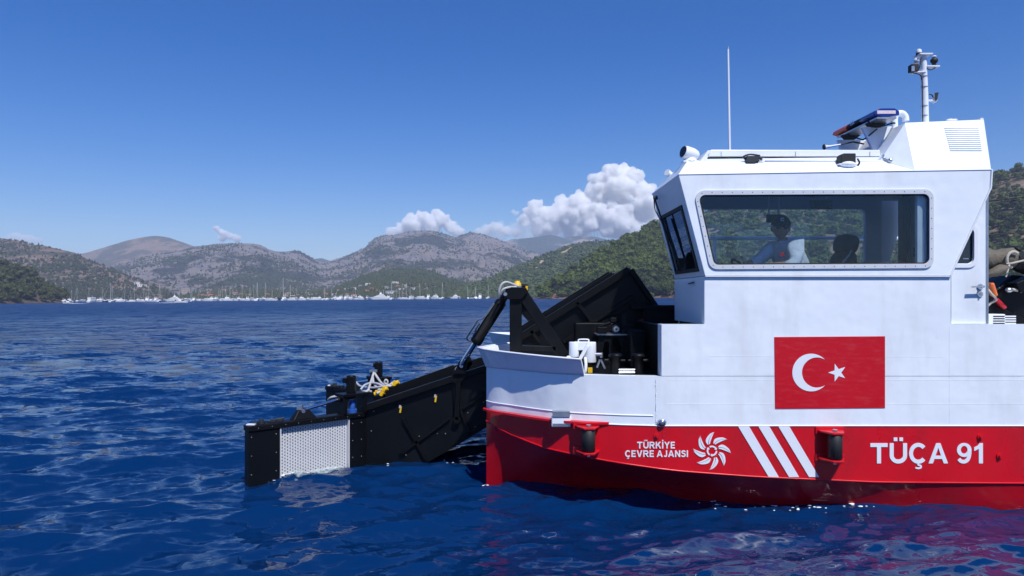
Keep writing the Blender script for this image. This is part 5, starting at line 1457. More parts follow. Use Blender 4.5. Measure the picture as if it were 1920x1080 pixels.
# clothes
V = [pel, belly, chest, neck+Vector((0,0,-.008)), shR, elR, wrR+(elR-wrR)*.2, shL, elL, wrL+(elL-wrL)*.35]
ms = skin_mesh('shirt', V, [(0,1),(1,2),(2,3),(2,4),(4,5),(5,6),(2,7),(7,8),(8,9)], [.155,.152,.172,.072,.088,.062,.046,.088,.066,.050], M['shirt'], person)
sh = bpy.data.objects.new('shirt', ms); C.objects.link(sh); sh.parent = person; sh['_b'] = person['_b']
V = [pel, hipN, knN, ftN, hipF, knF, ftF]
mt_ = skin_mesh('trousers', V, [(0,1),(1,2),(2,3),(0,4),(4,5),(5,6)], [.16,.10,.075,.06,.10,.075,.06], M['trouser'], person)
tr = bpy.data.objects.new('trousers', mt_); C.objects.link(tr); tr.parent = person; tr['_b'] = person['_b']
# cap
cb = MB(); vs = []; fs = []; nu, nv = 32, 10
for j in range(nv+1):
    th = math.pi*.5*j/nv
    for i in range(nu):
        ph = 2*math.pi*i/nu; vs.append(hc+HR @ Vector((math.sin(th)*math.cos(ph)*.091, math.sin(th)*math.sin(ph)*.108+.004, .028+math.cos(th)*.105)))
for j in range(nv):
    for i in range(nu): fs.append((j*nu+i, (j+1)*nu+i, (j+1)*nu+(i+1) % nu, j*nu+(i+1) % nu))
cb.add(vs, fs, True); cap = cb.build('cap', M['cap'], person)
pk = MB(); rows = []
for i in range(13):
    a = math.pi*(i/12); x = -math.cos(a)*.078; ex = math.sin(a)
    rows.append([hc+HR @ Vector((x, -.06-.02*ex, .034)), hc+HR @ Vector((x*.95, -.075-.085*ex**.7, .026-.012*abs(math.cos(a)))), hc+HR @ Vector((x*.95, -.075-.083*ex**.7, .021-.012*abs(math.cos(a)))), hc+HR @ Vector((x, -.06-.02*ex, .028))])
pk.loft(rows, closed=True); pk.build('peak', M['cap'], cap)
eb = MB(); q = hc+HR @ Vector((0,-.100,.078)); eb.tube([q+HR @ Vector((.016*math.cos(a), .004, .013*math.sin(a))) for a in np.linspace(.7, 5.6, 14)], .004, 6); eb.build('emblem', M['vinyl'], cap)
sg = MB()
for s in (-1,1): sg.sphere(hc+HR @ Vector((s*.033,-.094,.006)), .028, 12, 8, (1.1,.35,.78))
sg.bar(hc+HR @ Vector((-.02,-.103,.013)), hc+HR @ Vector((.02,-.103,.013)), .008, .008)
for s in (-1,1): sg.bar(hc+HR @ Vector((s*.060,-.088,.010)), hc+HR @ Vector((s*.078,.01,.012)), .007, .008)
sg.build('sunglasses', M['lens'], person)
hr = MB()
for s in (-1,1): hr.sphere(hc+HR @ Vector((s*.062,.035,.0)), .04, 10, 8, (.5,1.1,1))
hr.sphere(hc+HR @ Vector((0,.075,-.01)), .06, 12, 8, (1.05,.5,.8)); hr.build('hair', M['dark_int'], person)
bd = MB(); c = P(1466,477,Yp-.14); bd.tube([c, c+Vector((0,-.006,0))], [.022,.022], 16); bdo = bd.build('badge', M['flagred'], sh)
# ------------------------------------------------------------------ bow gear
YN = 8.33; YFR = 2*YC-YN                # near and far plates of the conveyors
def pN(px, py): return P(px, py, YN)
# --- lowered collecting conveyor
t = thing('collecting_conveyor', 'black collecting conveyor lowered into the sea ahead of the bow', 'conveyor', pN(800,800))
near = [(681,762),(704,757),(856,703),(884,693),(913,684),(990,664),(990,760),(914,800),(852,838),(800,868),(760,882),(683,882)]
for Yp_, nm in ((YN, 0), (YFR-.03, 1)):
    pts = [Vector((p.x, Yp_, p.z)) for p in (pN(*q) for q in near)]
    b = MB(); b.prism(pts, (0,.03,0)); b.build('side_plate', M['blackpl'], t)
    o = -.045 if nm == 0 else .075
    def L_(px, py, dy=0): p = pN(px, py); return Vector((p.x, Yp_+ (o/2 if nm == 0 else .05)+dy, p.z))
    for a, c, w in (((679,766),(866,704),.075),((866,704),(985,668),.075)):
        b = MB(); b.bar(L_(*a), L_(*c), .09, w); b.build('top_flange', M['black'], t, bevel=.006)
    for a, c in (((683,767),(684,880)),((852,705),(855,785)),((843,783),(752,850)),((757,784),(800,862)),((864,768),(884,818)),((862,768),(914,735)),((914,790),(850,834))):
        b = MB(); b.bar(L_(*a), L_(*c), .03, .035, (0,1,0)); b.build('rib', M['black'], t)
    b = MB(); c0_ = L_(861,696,-.02); c1_ = L_(857,786,-.02); b.bar(c0_, c1_, .06, .06, (0,1,0)); b.cyl(c1_+Vector((0,-.03,0)), c1_+Vector((0,.03,0)), .045, n=14); b.build('lift_arm', M['black'], t, bevel=.008)
    b = MB(); b.prism([L_(x,y,-.05) for x,y in ((846,712),(849,695),(858,686),(868,688),(874,704),(866,716),(854,718))], (0,.04,0)); b.build('lug', M['black'], t, bevel=.006)
    b = MB(); c = L_(857,691,-.06); b.cyl(c, c+Vector((0,.12,0)), .022, n=14); b.build('pin', M['steel'], t)
b = MB()
for px, py in ((701,771),(761,853),(786,818),(820,813),(835,813),(877,774),(891,800),(907,754),(696,808),(722,754)): b.sphere(P(px,py,YN-.012), .007, 6, 4)
b.build('bolt_head', M['steel'], t)
for x, y, x2, y2 in ((764,747,840,722),(718,765,748,754)):
    b = MB(); b.prism([pN(x,y)+Vector((0,-.006,0)), pN(x2,y2)+Vector((0,-.006,0)), pN(x2-1,y2+5)+Vector((0,-.006,0)), pN(x+4,y+5)+Vector((0,-.006,0))], (0,.005,0)); b.build('wear_strip', M['blackpl'], t)
for px, py in ((751,768),(817,748)):
    b = MB(); b.box(P(px,py,YN-.012), (.02,.012,.075), Matrix.Rotation(.15,3,'Y')); q_ = b.build('valve_tag', M['yellow'], t)
    b = MB(); b.box(P(px-1,py-5.5,YN-.016), (.022,.012,.035), Matrix.Rotation(.15,3,'Y')); b.build('label_plate', M['grey'], q_)
b = MB(); p0, p1 = pN(690,805), pN(985,690); 
b.prism([Vector((p0.x,YN+.031,p0.z)), Vector((p1.x,YN+.031,p1.z)), Vector((p1.x,YN+.031,p1.z-.05)), Vector((p0.x,YN+.031,p0.z-.05))], (0,YFR-YN-.062,0)); b.build('belt', M['rubber'], t)
for i in range(9):
    f = (i+.5)/9; p = p0+(p1-p0)*f; b = MB(); b.box2((p.x-.012,YN+.035,p.z-.01), (p.x+.012,YFR-.035,p.z+.07)); b.build('cleat', M['rubber'], t)
b = MB(); a = pN(688,850); b.cyl((a.x,YN+.031,a.z), (a.x,YFR-.031,a.z), .09, n=16); b.build('roller', M['steel'], t)
# second rail seen beyond
b = MB(); b.bar(P(748,726,YN+.55), P(852,689,YN+.55), .05, .07); b.build('hose_rail', M['black'], t)

# --- funnel wings
def wing(mirror, label):
    f = mir if mirror else (lambda p: Vector(p))
    A = Vector((-2.83,7.39,0)); B = Vector((-1.80,8.31,0)); d = (B-A).normalized(); L = (B-A).length; n = Vector((d.y,-d.x,0))  # n: outer side (towards camera)
    if n.y > 0: n = -n
    def w(s, z, off=0): return f(A + d*s + n*off + Vector((0,0,z)))
    zt_, zb_ = -1.375, -2.22
    t = thing('funnel_wing', label, 'guide wing', w(L/2, -1.9), 'funnel wings')
    def bx(s0, s1, z0, z1, o0, o1):
        return MB().hexa([w(s0,z0,o0), w(s1,z0,o0), w(s1,z0,o1), w(s0,z0,o1), w(s0,z1,o0), w(s1,z1,o0), w(s1,z1,o1), w(s0,z1,o1)])
    s_a, s_b = .345, 1.185
    bx(-.0, s_a, zb_, zt_-.06, -.06, .06).build('end_box', M['blackpl'], t, bevel=.008)
    bx(s_b, L, zb_, zt_-.06, -.06, .06).build('end_box', M['blackpl'], t, bevel=.008)
    bx(-.005, L+.005, zt_-.06, zt_, -.075, .075).build('top_rail', M['black'], t, bevel=.008)
    bx(s_a, s_b, zb_, zb_+.06, -.05, .05).build('bottom_rail', M['black'], t)
    bx(s_a, s_a+.012, zb_+.06, zt_-.06, .0, .062).build('edge_strip', M['meshw'], t)
    bx(s_b-.012, s_b, zb_+.06, zt_-.06, .0, .062).build('edge_strip', M['meshw'], t)
    # woven screen: rows of short slats over a backing sheet
    bx(s_a+.012, s_b-.012, zb_+.06, zt_-.06, -.02, .002).build('screen_backing', M['dark_int'], t)
    sc = MB(); nr, ncol = 21, 27; h = (zt_-zb_-.12)/nr; cw = (s_b-s_a-.024)/ncol
    def slab(s0, s1, z0, z1, o0, o1):
        sc.hexa([w(s0,z0,o0), w(s1,z0,o0), w(s1,z0,o1), w(s0,z0,o1), w(s0,z1,o0), w(s1,z1,o0), w(s1,z1,o1), w(s0,z1,o1)])
    for c_ in range(ncol):
        s0 = s_a+.012+cw*(c_+.5); slab(s0-cw*.26, s0+cw*.26, zb_+.06, zt_-.06, .006, .020)
        for r in range(nr):
            z0 = zb_+.06+h*(r+(.25 if c_ % 2 else .75)); slab(s0+cw*.26, s0+cw*.74, z0-h*.22, z0+h*.22, .004, .016)
    o = sc.build('screen', M['meshw'], t); tag(o, kind='stuff')
    b = MB()
    for s in (.03, .3, s_b+.04, L-.04):
        for k in range(3): b.sphere(w(s, zt_-.12-.2*k, .062), .0055, 6, 4)
    for k in range(9): b.sphere(w(.1+k*.15, zt_-.03, .077), .004, 6, 4)
    b.build('bolt_head', M['steel'], t)
    # top fittings: cable clips, ram lug, ram, hinge box
    b = MB()
    for s in (.1, .18, .30, .38): b.box(w(s, zt_+.014, -.01), (.05,.04,.026)); 
    b.cyl(w(.16,zt_,.0), w(.16,zt_+.05,.0), .026, n=10); b.cyl(w(.24,zt_+.012,-.03), w(.42,zt_+.03,-.02), .012, n=8); b.build('fitting', M['dark_int'], t)
    b = MB(); b.box(w(.05,zt_+.006,.0), (.09,.05,.01)); b.build('worn_patch', M['vinyl'], t)
    b = MB(); b.add([w(.50,zt_,.06), w(.78,zt_,.06), w(.70,zt_+.10,.03), w(.57,zt_+.10,.03), w(.50,zt_,-.06), w(.78,zt_,-.06), w(.70,zt_+.10,-.03), w(.57,zt_+.10,-.03)], [(0,1,2,3),(4,7,6,5),(0,4,5,1),(1,5,6,2),(2,6,7,3),(3,7,4,0)]); b.build('ram_lug', M['black'], t, bevel=.006)
    b = MB(); b.cyl(w(.62,zt_+.09,-.05), w(.62,zt_+.09,.05), .022, n=10); b.box(w(.60,zt_+.13,0), (.06,.05,.05)); b.build('pin', M['steel'], t)
    b = MB(); b.cyl(w(.66,zt_+.10,0), w(1.10,zt_+.17,-.02), .018, n=10); b.build('ram_rod', M['chrome'], t)
    b = MB(); b.cyl(w(1.08,zt_+.167,-.02), w(1.3,zt_+.20,-.03), .034, n=12); b.build('ram_barrel', M['rubber'], t)
    hb = MB()
    for (s0, s1, z0, z1, o0, o1) in ((1.10,1.14,0,.2,-.09,.09),(1.36,1.40,0,.2,-.09,.09),(1.08,1.42,.2,.235,-.10,.10)):
        hb.hexa([w(s0,zt_+z0,o0), w(s1,zt_+z0,o0), w(s1,zt_+z0,o1), w(s0,zt_+z0,o1), w(s0,zt_+z1,o0), w(s1,zt_+z1,o0), w(s1,zt_+z1,o1), w(s0,zt_+z1,o1)])
    hb.build('hinge_box', M['black'], t, bevel=.005)
    b = MB(); b.cyl(w(1.25,zt_,0), w(1.25,zt_+.04,0), .06, n=12); b.tube([w(1.25,zt_+.04,.0), w(1.25,zt_+.12,.0), w(1.25,zt_+.15,0)], [.036,.042,.025], 12); b.build('motor', M['bluep'], t)
    b = MB(); b.box(w(1.24,zt_+.33,0), (.10,.10,.19)); b.cyl(w(1.24,zt_+.42,0), w(1.24,zt_+.44,0), .055, n=10); b.box(w(1.16,zt_+.39,0), (.05,.07,.06)); b.build('motor_housing', M['black'], t, bevel=.008)
    return t, w
wn, wN = wing(False, 'near black guide wing with white mesh screen dipping into the sea')
wf, wF = wing(True, 'far black guide wing half hidden behind the conveyor tip')
# hoses heaped between the wings
t = thing('hydraulic_hose_bundle', 'tangle of grey hydraulic hoses with yellow fittings on the conveyor tip', 'hoses', P(700,735,9.0))
rs = random.Random(8)
def hose(pts, r=.016, m='grey', nm='hose'): MB().tube(spline(pts, 7), r, 8).build(nm, M[m], t)
hose([P(616,750,8.55), P(622,745,8.5), P(640,742,8.5), P(662,742,8.5), P(680,738,8.6), P(692,731,8.7)])
hose([P(659,717,9.8), P(666,716,9.7), P(675,724,9.4), P(690,727,9.1), P(704,727,8.9), P(722,724,8.8), P(738,724,8.8)])
hose([P(701,698,9.4), P(698,708,9.3), P(694,720,9.1), P(690,732,8.9), P(682,740,8.7), P(672,742,8.6)])
hose([P(702,699,9.4), P(709,710,9.3), P(716,719,9.1), P(726,724,8.9), P(738,717,8.9), P(748,717,8.9)])
hose([P(699,703,9.4), P(700,716,9.2), P(706,726,9.0), P(715,732,8.8), P(706,738,8.7)])
hose([P(722,727,8.9), P(727,716,8.9), P(723,712,8.9), P(721,718,8.9), P(730,722,8.9)], .012)
hose([P(676,731,8.9), P(684,722,9.0), P(696,718,9.1), P(710,720,9.0), P(720,727,8.9), P(708,731,8.8)], .014)
hose([P(660,741,8.6), P(668,737,8.7), P(682,734,8.9), P(697,734,8.9)], .014)
b = MB(); b.box2(P(694,722,9.4), P(706,696,9.5)); b.build('hose_post', M['black'], t, bevel=.006)
b = MB(); b.box(P(700,695.5,9.42), (.10,.07,.03)); b.build('post_clamp', M['steel'], t)
for pts in (((702,739),(713,736)),((716,732),(727,728)),((736,722),(748,716)),((713,741),(720,735))):
    b = MB(); a, c = P(*pts[0],8.75), P(*pts[1],8.75); b.cyl(a, c, .028, n=8); b.box(a+(c-a)*.35+Vector((0,0,.01)), (.03,.05,.06)); b.build('fitting', M['yellow'], t)

# --- loading conveyor inclined to the hopper
t = thing('loading_conveyor', 'tall black loading conveyor box inclined over the foredeck', 'conveyor', pN(1080,640))
prof = [(1179.5,501.5),(1232,578),(1176,615.5),(1064,668),(940,720),(930,690),(968,634)]
for Yp_, nm in ((YN-.03, 0), (YFR, 1)):
    pts = [Vector((p.x, Yp_, p.z)) for p in (pN(*q) for q in prof)]
    b = MB(); b.prism(pts, (0,.03,0)); b.build('side_plate', M['blackpl'], t, bevel=.004)
    o = -.03 if nm == 0 else .06
    def L_(px, py): p = pN(px, py); return Vector((p.x, Yp_+o, p.z))
    for nm_, a, c, w_ in (('top_flange',(1177,506),(966,638),.085),('end_flange',(1181,506),(1229,576),.06),('rib',(1185,555.5),(1056,641),.04),('rib',(1080,566),(1112,608),.04),('rib',(995,619),(1012,642),.04),('rib',(1184,553),(1184,528),.04)):
        b = MB(); b.bar(L_(*a), L_(*c), .06, w_); b.build(nm_, M['black'], t, bevel=.005)
b = MB(); b.prism([L2 for L2 in (pN(1181,556)+Vector((0,-.034,0)), pN(1228,577)+Vector((0,-.034,0)), pN(1176,612)+Vector((0,-.034,0)), pN(1120,600)+Vector((0,-.034,0)))], (0,.003,0)); b.build('end_plate', M['black'], t)
a, c = pN(1168,520), pN(960,650)
b = MB(); b.prism([Vector((a.x,YN,a.z-.10)), Vector((c.x,YN,c.z-.10)), Vector((c.x,YN,c.z-.16)), Vector((a.x,YN,a.z-.16))], (0,YFR-YN,0)); b.build('belt', M['rubber'], t)
b = MB(); e = pN(1206,577); b.cyl((e.x,YN-.05,e.z), (e.x,YFR+.05,e.z), .022, n=14); b.build('axle', M['steel'], t)
b = MB(); e = pN(1195,560); b.cyl((e.x,YN+.001,e.z), (e.x,YFR-.001,e.z), .12, n=18); b.build('head_roller', M['rubber'], t)
b = MB(); b.bar(pN(1130,612)+Vector((0,-.08,0)), pN(1062,640)+Vector((0,-.08,0)), .04, .045); b.bar(pN(1156,598)+Vector((0,-.09,0)), pN(1120,616)+Vector((0,-.09,0)), .04, .04); b.bar(pN(1178,582)+Vector((0,-.08,0)), pN(1128,604)+Vector((0,-.08,0)), .03, .03); b.build('tension_rod', M['black'], t)

# --- near support frame with the lifting ram
t = thing('support_frame', 'black A shaped lifting frame with hydraulic ram on the bow', 'frame', P(966,660,7.62))
Yf = 7.62
b = MB(); b.box2(P(955.5,690,Yf-.06), P(978,541,Yf+.08)); b.build('post', M['black'], t, bevel=.008)
b = MB(); b.bar(P(976,546,Yf), P(1058,668,Yf), .12, .125); b.build('brace', M['black'], t, bevel=.008)
b = MB(); b.bar(P(978,651.5,Yf), P(1042,653.5,Yf), .12, .055); b.build('cross_member', M['black'], t, bevel=.006)
b = MB(); b.prism(poly([(944,556),(948,543),(955,538),(987,540),(990,548),(979,560),(955,562)], Yf-.10), (0,.20,0)); b.build('head_block', M['black'], t, bevel=.008)
b = MB(); b.prism(poly([(978,560),(990,583),(978,586)], Yf-.01), (0,.02,0)); b.build('gusset', M['black'], t)
b = MB(); b.cyl(P(947.5,551.5,Yf-.13), P(947.5,551.5,Yf+.13), .02, n=12); b.build('pin', M['steel'], t)
a = P(949,552,Yf+.05); c = P(861,690,YN-.06)
m1 = a+(c-a)*.62
b = MB(); b.tube([a, a+(c-a)*.10, a+(c-a)*.101, a+(c-a)*.56, a+(c-a)*.561, m1], [.042,.042,.062,.062,.07,.07], 16); b.build('ram_barrel', M['black'], t)
MB().cyl(m1-(c-a)*.03, c, .030, n=14).build('ram_rod', M['chrome'], t)
b = MB(); b.prism([c+Vector(v) for v in ((-.06,-.05,-.06),(.08,-.05,-.06),(.10,-.05,.05),(.06,-.05,.14),(.0,-.05,.08))], (0,.03,0)); b.build('clevis', M['black'], t); b = MB(); b.cyl(c+Vector((.03,-.06,.03)), c+Vector((.03,.04,.03)), .022, n=12); b.build('pin', M['steel'], t)
off = Vector((-.09,-.03,.02))
b = MB(); q = lambda f, k=1.0: a+(c-a)*f+off*k
b.tube(spline([q(.13,.7), q(.3,.8), q(.36,1.3), q(.40,1.3)], 5), .011, 7); b.tube(spline([q(.40,1.3), q(.58,1.35), q(.62,1.1), q(.63,.6)], 5), .011, 7); b.tube(spline([q(.40,.9), q(.5,.85), q(.52,.5)], 5), .010, 7); b.build('feed_pipe', M['steel'], t)
b = MB(); b.tube(spline([P(936,556,Yf-.08), P(936,545,Yf-.1), P(941,533,Yf-.1), P(950,529,Yf-.08), P(962,533,Yf-.06), P(972,537,Yf-.04)], 6), .013, 8); b.tube(spline([P(938,552,Yf-.1), P(943,543,Yf-.12), P(953,539,Yf-.1), P(968,538,Yf-.06)], 6), .012, 8); b.build('hose', M['grey'], t)
b = MB(); b.box(P(972,537.5,Yf), (.20,.12,.012)); b.build('top_plate', M['steel'], t)
b = MB(); b.tube([P(970,537,Yf), P(970,531,Yf), P(970,530,Yf), P(970,526.5,Yf)], [.045,.042,.032,.028], 14); b.build('beacon', M['yellow'], t)
b = MB(); b.box(P(984,537,Yf-.03), (.07,.06,.05)); b.box(P(989,541,Yf-.03), (.02,.05,.07)); b.build('valve', M['rubber'], t)
b = MB(); b.box(P(987.5,540,Yf-.065), (.025,.01,.045)); b.build('valve_cap', M['yellow'], t)
# mirrored far frame, partly hidden
t2 = thing('support_frame', 'far black lifting frame hidden behind the inclined conveyor', 'frame', mir(P(966,660,7.62)))
b = MB()
pA, pB = mir(P(967,690,Yf)), mir(P(967,575,Yf)); b.bar(pA, pB, .12, .12, (0,1,0)); b.build('post', M['black'], t2)
b = MB(); b.bar(mir(P(976,575,Yf)), mir(P(1058,668,Yf)), .12, .12); b.build('brace', M['black'], t2)

# --- foredeck gear
Yd = 6.95
t = thing('deck_canister', 'white cylindrical canister with handle and valve by the bulwark', 'canister', P(1097,672,Yd))
c = P(1096,655,Yd)
b = MB(); b.tube([c+Vector((-.105,0,-.075)), c+Vector((-.105,0,.075))], [.05,.05], 16); b.tube([c+Vector((.055,0,-.13)), c+Vector((.055,0,.03)), c+Vector((.055,0,.075))], [.062,.062,.06], 16); b.box(c+Vector((-.03,.01,.035)), (.14,.09,.085)); b.build('body', M['white2'], t, bevel=.006)
b = MB(); b.bar(c+Vector((-.07,-.07,-.12)), c+Vector((.02,-.07,.04)), .03, .04, (0,1,0)); b.build('strap', M['white2'], t)
b = MB(); b.tube(spline([c+Vector((-.06,0,.076)), c+Vector((-.055,0,.098)), c+Vector((.035,0,.098)), c+Vector((.04,0,.076))], 4), .008, 6); b.build('handle', M['white2'], t)
b = MB(); b.cyl(c+Vector((.10,-.02,-.05)), c+Vector((.17,-.03,-.05)), .02); b.cyl(c+Vector((.165,-.03,-.08)), c+Vector((.165,-.03,-.03)), .016); b.bar(c+Vector((.15,-.03,-.1)), c+Vector((.12,-.03,-.18)), .018, .018); b.bar(c+Vector((.16,-.03,-.1)), c+Vector((.20,-.03,-.19)), .018, .018); b.build('tap', M['steel'], t)
b = MB(); b.tube(spline([c+Vector((.0,-.05,-.08)), c+Vector((.005,-.08,-.14)), c+Vector((.0,-.09,-.2)), c+Vector((-.01,-.08,-.25))], 5), .016, 8); b.tube(spline([c+Vector((-.13,-.02,-.09)), c+Vector((-.17,-.03,-.07)), c+Vector((-.19,-.02,-.11))], 5), .010, 6); b.build('hose', M['white2'], t)
b = MB(); b.box(c+Vector((.045,-.08,-.20)), (.045,.03,.05)); b.build('valve_handle', M['yellow'], t)
t = thing('mooring_bollard', 'black twin mooring bollard on the deck edge', 'bollard', P(1175,704,6.68))
Yb = 6.72
b = MB(); b.box2(P(1139,704.5,Yb-.10), P(1210,701,Yb+.10)); b.build('base_plate', M['black'], t, bevel=.004)
for px in (1154, 1196):
    b = MB(); b.tube([P(px,702,Yb), P(px,669,Yb), P(px,668.9,Yb), P(px,665,Yb), P(px,663,Yb)], [.052,.052,.068,.068,.05], 18); b.build('post', M['black'], t)
    s = -1 if px < 1170 else 1
    b = MB(); b.cyl(P(px,676,Yb), P(px+s*20,675.5,Yb), .014, n=8); b.cyl(P(px-s*18,676,Yb), P(px,676,Yb), .012, n=8); b.build('pin', M['black'], t)
b = MB(); b.cyl(P(1160,694,Yb-.04), P(1190,694,Yb-.04), .016, n=8); b.cyl(P(1160,699,Yb-.05), P(1190,699,Yb-.05), .012, n=8); b.build('cross_bar', M['steel'], t)
t = thing('winch', 'black deck winch frame with pulley and oval openings', 'winch', P(1155,700,7.6))
Yw = 7.55
b = MB(); outer = [(1112,712),(1121,640),(1124,627),(1176,627),(1181,640),(1178,712)]
holes = [round_poly([(1127,672),(1134,640),(1142,640),(1142,672)], 4, 4), round_poly([(1147,632),(1158,634),(1166,652),(1164,668),(1148,646)], 4, 4)]
b.plate(poly(outer, Yw), [poly(h, Yw) for h in holes], (0,.025,0)); b.build('side_frame', M['black'], t)
b = MB(); b.plate([p+Vector((0,.35,0)) for p in poly(outer, Yw)], [[p+Vector((0,.35,0)) for p in poly(h, Yw)] for h in holes], (0,.025,0)); b.build('side_frame', M['black'], t)
b = MB(); b.box2(P(1120,627,Yw-.03), P(1180,624.5,Yw+.4)); b.build('top_plate', M['steel'], t)
b = MB(); e = P(1155.5,617,Yw-.04); b.cyl(e, e+Vector((0,.10,0)), .044, n=20); pl = b.build('pulley', M['rubber'], t); b = MB(); b.cyl(e-Vector((0,.004,0)), e, .030, n=16); b.build('pulley_face', M['steel'], pl); b = MB(); b.cyl(e-Vector((0,.012,0)), e-Vector((0,.004,0)), .012, n=10); b.build('hub', M['dark_int'], pl)
b = MB(); b.box(P(1128,619,Yw), (.10,.12,.07)); b.box(P(1172,619,Yw+.05), (.08,.12,.06)); b.cyl(P(1122,613,Yw), P(1152,602,Yw), .014); b.box(P(1150,600,Yw), (.06,.06,.05)); b.box(P(1170,600,Yw+.05), (.05,.05,.14)); b.build('tensioner', M['black'], t, bevel=.004)
b = MB(); b.prism([p+Vector((0,.55,0)) for p in poly([(1146,628),(1162,632),(1168,650),(1168,672),(1150,652)], Yw)], (0,.01,0)); b.build('guard_plate', M['vinyl'], t)
t = thing('debris_hopper', 'black steel debris hopper wall behind the foredeck', 'hopper', P(1215,700,8.15))
b = MB(); b.box2((1.55,8.16,-.72), (4.4,8.22,-.13)); b.build('side_plate', M['black'], t, bevel=.005)
b = MB(); b.box2((1.30,8.225,-.72), (1.36,9.9,-.42)); b.build('front_plate', M['black'], t)
b = MB(); b.box2((1.55,9.88,-.72), (4.4,9.94,-.13)); b.build('side_plate', M['black'], t)
b = MB(); b.box2((1.40,8.13,-.15), (4.4,8.26,-.10)); b.build('rim', M['black'], t, bevel=.005)
b = MB(); b.box2((.72,7.85,-.745), (1.395,8.1,-.30)); b.build('power_pack', M['black'], t, bevel=.01)
b = MB(); b.box2((1.25,7.3,-.745), (1.395,7.85,-.36)); b.build('cabinet', M['black'], t, bevel=.01)
t = thing('far_bulwark_locker', 'white low locker with black lifting lug on the far hull', 'locker', P(1245,604,11.0))
b = MB(); b.box2(P(1218,608,10.9), P(1330,586,11.4)); b.build('body', M['white2'], t, bevel=.03)
b = MB(); b.box2(P(1223,604,10.8), P(1236,592,10.86)); b.build('vent', M['dark_int'], t)
t = thing('lifting_lug', 'black lifting lug with a round hole beside the wheelhouse', 'lug', P(1246,604,9.6))
b = MB(); hole_ = arc(1246.5,588,2.6,0,330,11); b.plate(poly([(1234,606),(1240,586),(1244,583),(1249,583),(1253,587),(1260,606)], 9.6), [poly(hole_, 9.6)], (0,.05,0)); b.build('eye_plate', M['black'], t)
b = MB(); b.box2(P(1222,610,9.55), P(1300,600,9.75)); b.build('base', M['black'], t)

# --- aft: crane with tarpaulin, stays, grating
t = thing('deck_crane', 'folded dark deck crane under a khaki tarpaulin behind the door', 'crane', P(1890,605,7.9))
Yk = 7.9
b = MB(); b.prism(poly([(1800,600),(1870,540),(1900,515),(1960,520),(2010,560),(2010,640),(1880,640)], Yk), (0,.35,0)); b.build('base', M['blackpl'], t, bevel=.02)
b = MB(); b.bar(P(1840,570,Yk-.12), P(1925,612,Yk-.12), .10, .12, (0,1,0)); b.build('boom', M['black'], t, bevel=.01)
b = MB(); b.bar(P(1900,540,Yk-.1), P(1990,500,Yk-.1), .12, .16, (0,1,0)); b.build('jib', M['blackpl'], t, bevel=.01)
b = MB(); rows = []; rr_ = random.Random(4)
for i in range(17):
    f = i/16; x0_ = 1800+f*100; rad = .115+.012*math.sin(f*17)+.008*rr_.uniform(-1,1)
    cc = P(x0_, 490-6*f, Yk-.05); rows.append([cc+Vector((.012*math.sin(k*2.1+i), math.cos(k/20*6.283)*rad*(1+.05*math.sin(k*3+i*.7)), math.sin(k/20*6.283)*rad*(1+.06*math.sin(k*2+i)))) for k in range(20)])
b.loft(rows, closed=True); b.build('tarpaulin', M['tarp'], t)
b = MB(); rows = []
for i in range(9):
    f = i/8; cc = P(1899+f*26, 484+f*18, Yk-.05); rad = .122*(1-.35*f); rows.append([cc+Vector((.02*math.sin(k*2+i), math.cos(k/18*6.283)*rad*(1+.10*math.sin(k*3+i)), math.sin(k/18*6.283)*rad*(1+.10*math.cos(k*2+i)))) for k in range(18)])
b.loft(rows, closed=True); b.build('cover_end', M['seat'], t)
b = MB(); rows = []
for i in range(8):
    f = i/7; cc = P(1846+f*42, 516-f*14, Yk-.2); rad = .03+.028*math.sin(f*3.1); rows.append([cc+Vector((0, math.cos(k/12*6.283)*rad*1.5, math.sin(k/12*6.283)*rad*(1+.2*math.sin(k+i)))) for k in range(12)])
b.loft(rows, closed=True); b.build('tarpaulin_fold', M['tarp'], t)
b = MB(); b.tube([P(1887,495,Yk-.2), P(1896,494,Yk-.22), P(1908,491,Yk-.22), P(1922,488,Yk-.2)], .011, 7); b.tube([P(1893,494,Yk-.2), P(1890,505,Yk-.25), P(1886,519,Yk-.25)], .010, 7)
b.tube([P(1900+12*math.cos(a_), 487+15*math.sin(a_), Yk-.19) for a_ in np.linspace(1.8, 5.4, 16)], .016, 7); b.build('rope', M['rope'], t)
b = MB(); b.bar(P(1856,530,Yk-.22), P(1864,556,Yk-.2), .05, .09, (0,1,0)); b.build('life_vest', M['lifeor'], t, bevel=.02)
b = MB(); b.bar(P(1866,560,Yk-.21), P(1884,578,Yk-.2), .04, .06, (0,1,0)); b.build('red_strap', M['flagred'], t, bevel=.015)
b = MB(); b.tube(spline([P(1850,540,Yk-.24), P(1860,552,Yk-.27), P(1868,562,Yk-.26), P(1858,568,Yk-.24), P(1848,578,Yk-.24)], 6), .012, 7); b.tube(spline([P(1890,545,Yk-.13), P(1900,543,Yk-.14), P(1915,546,Yk-.14)], 5), .018, 7); b.build('hose', M['rope'], t)
b = MB(); b.sphere(P(1892,544,Yk-.15), .03, 8, 6, (1.5,1,1)); b.sphere(P(1874,539,Yk-.04), .010, 6, 4); b.build('shackle', M['steel'], t)
t = thing('rear_grating', 'white slatted grating box on the aft deck behind the door', 'grating', P(1873,604,7.4))
b = MB(); b.box2(P(1852,610,7.3), P(1861,588,7.5)); b.build('post', M['white2'], t, bevel=.01)
for i in range(4):
    b = MB(); b.box2(P(1862,592+i*4.4,7.3), P(1900,594.2+i*4.4,7.34)); b.build('slat', M['white2'], t)
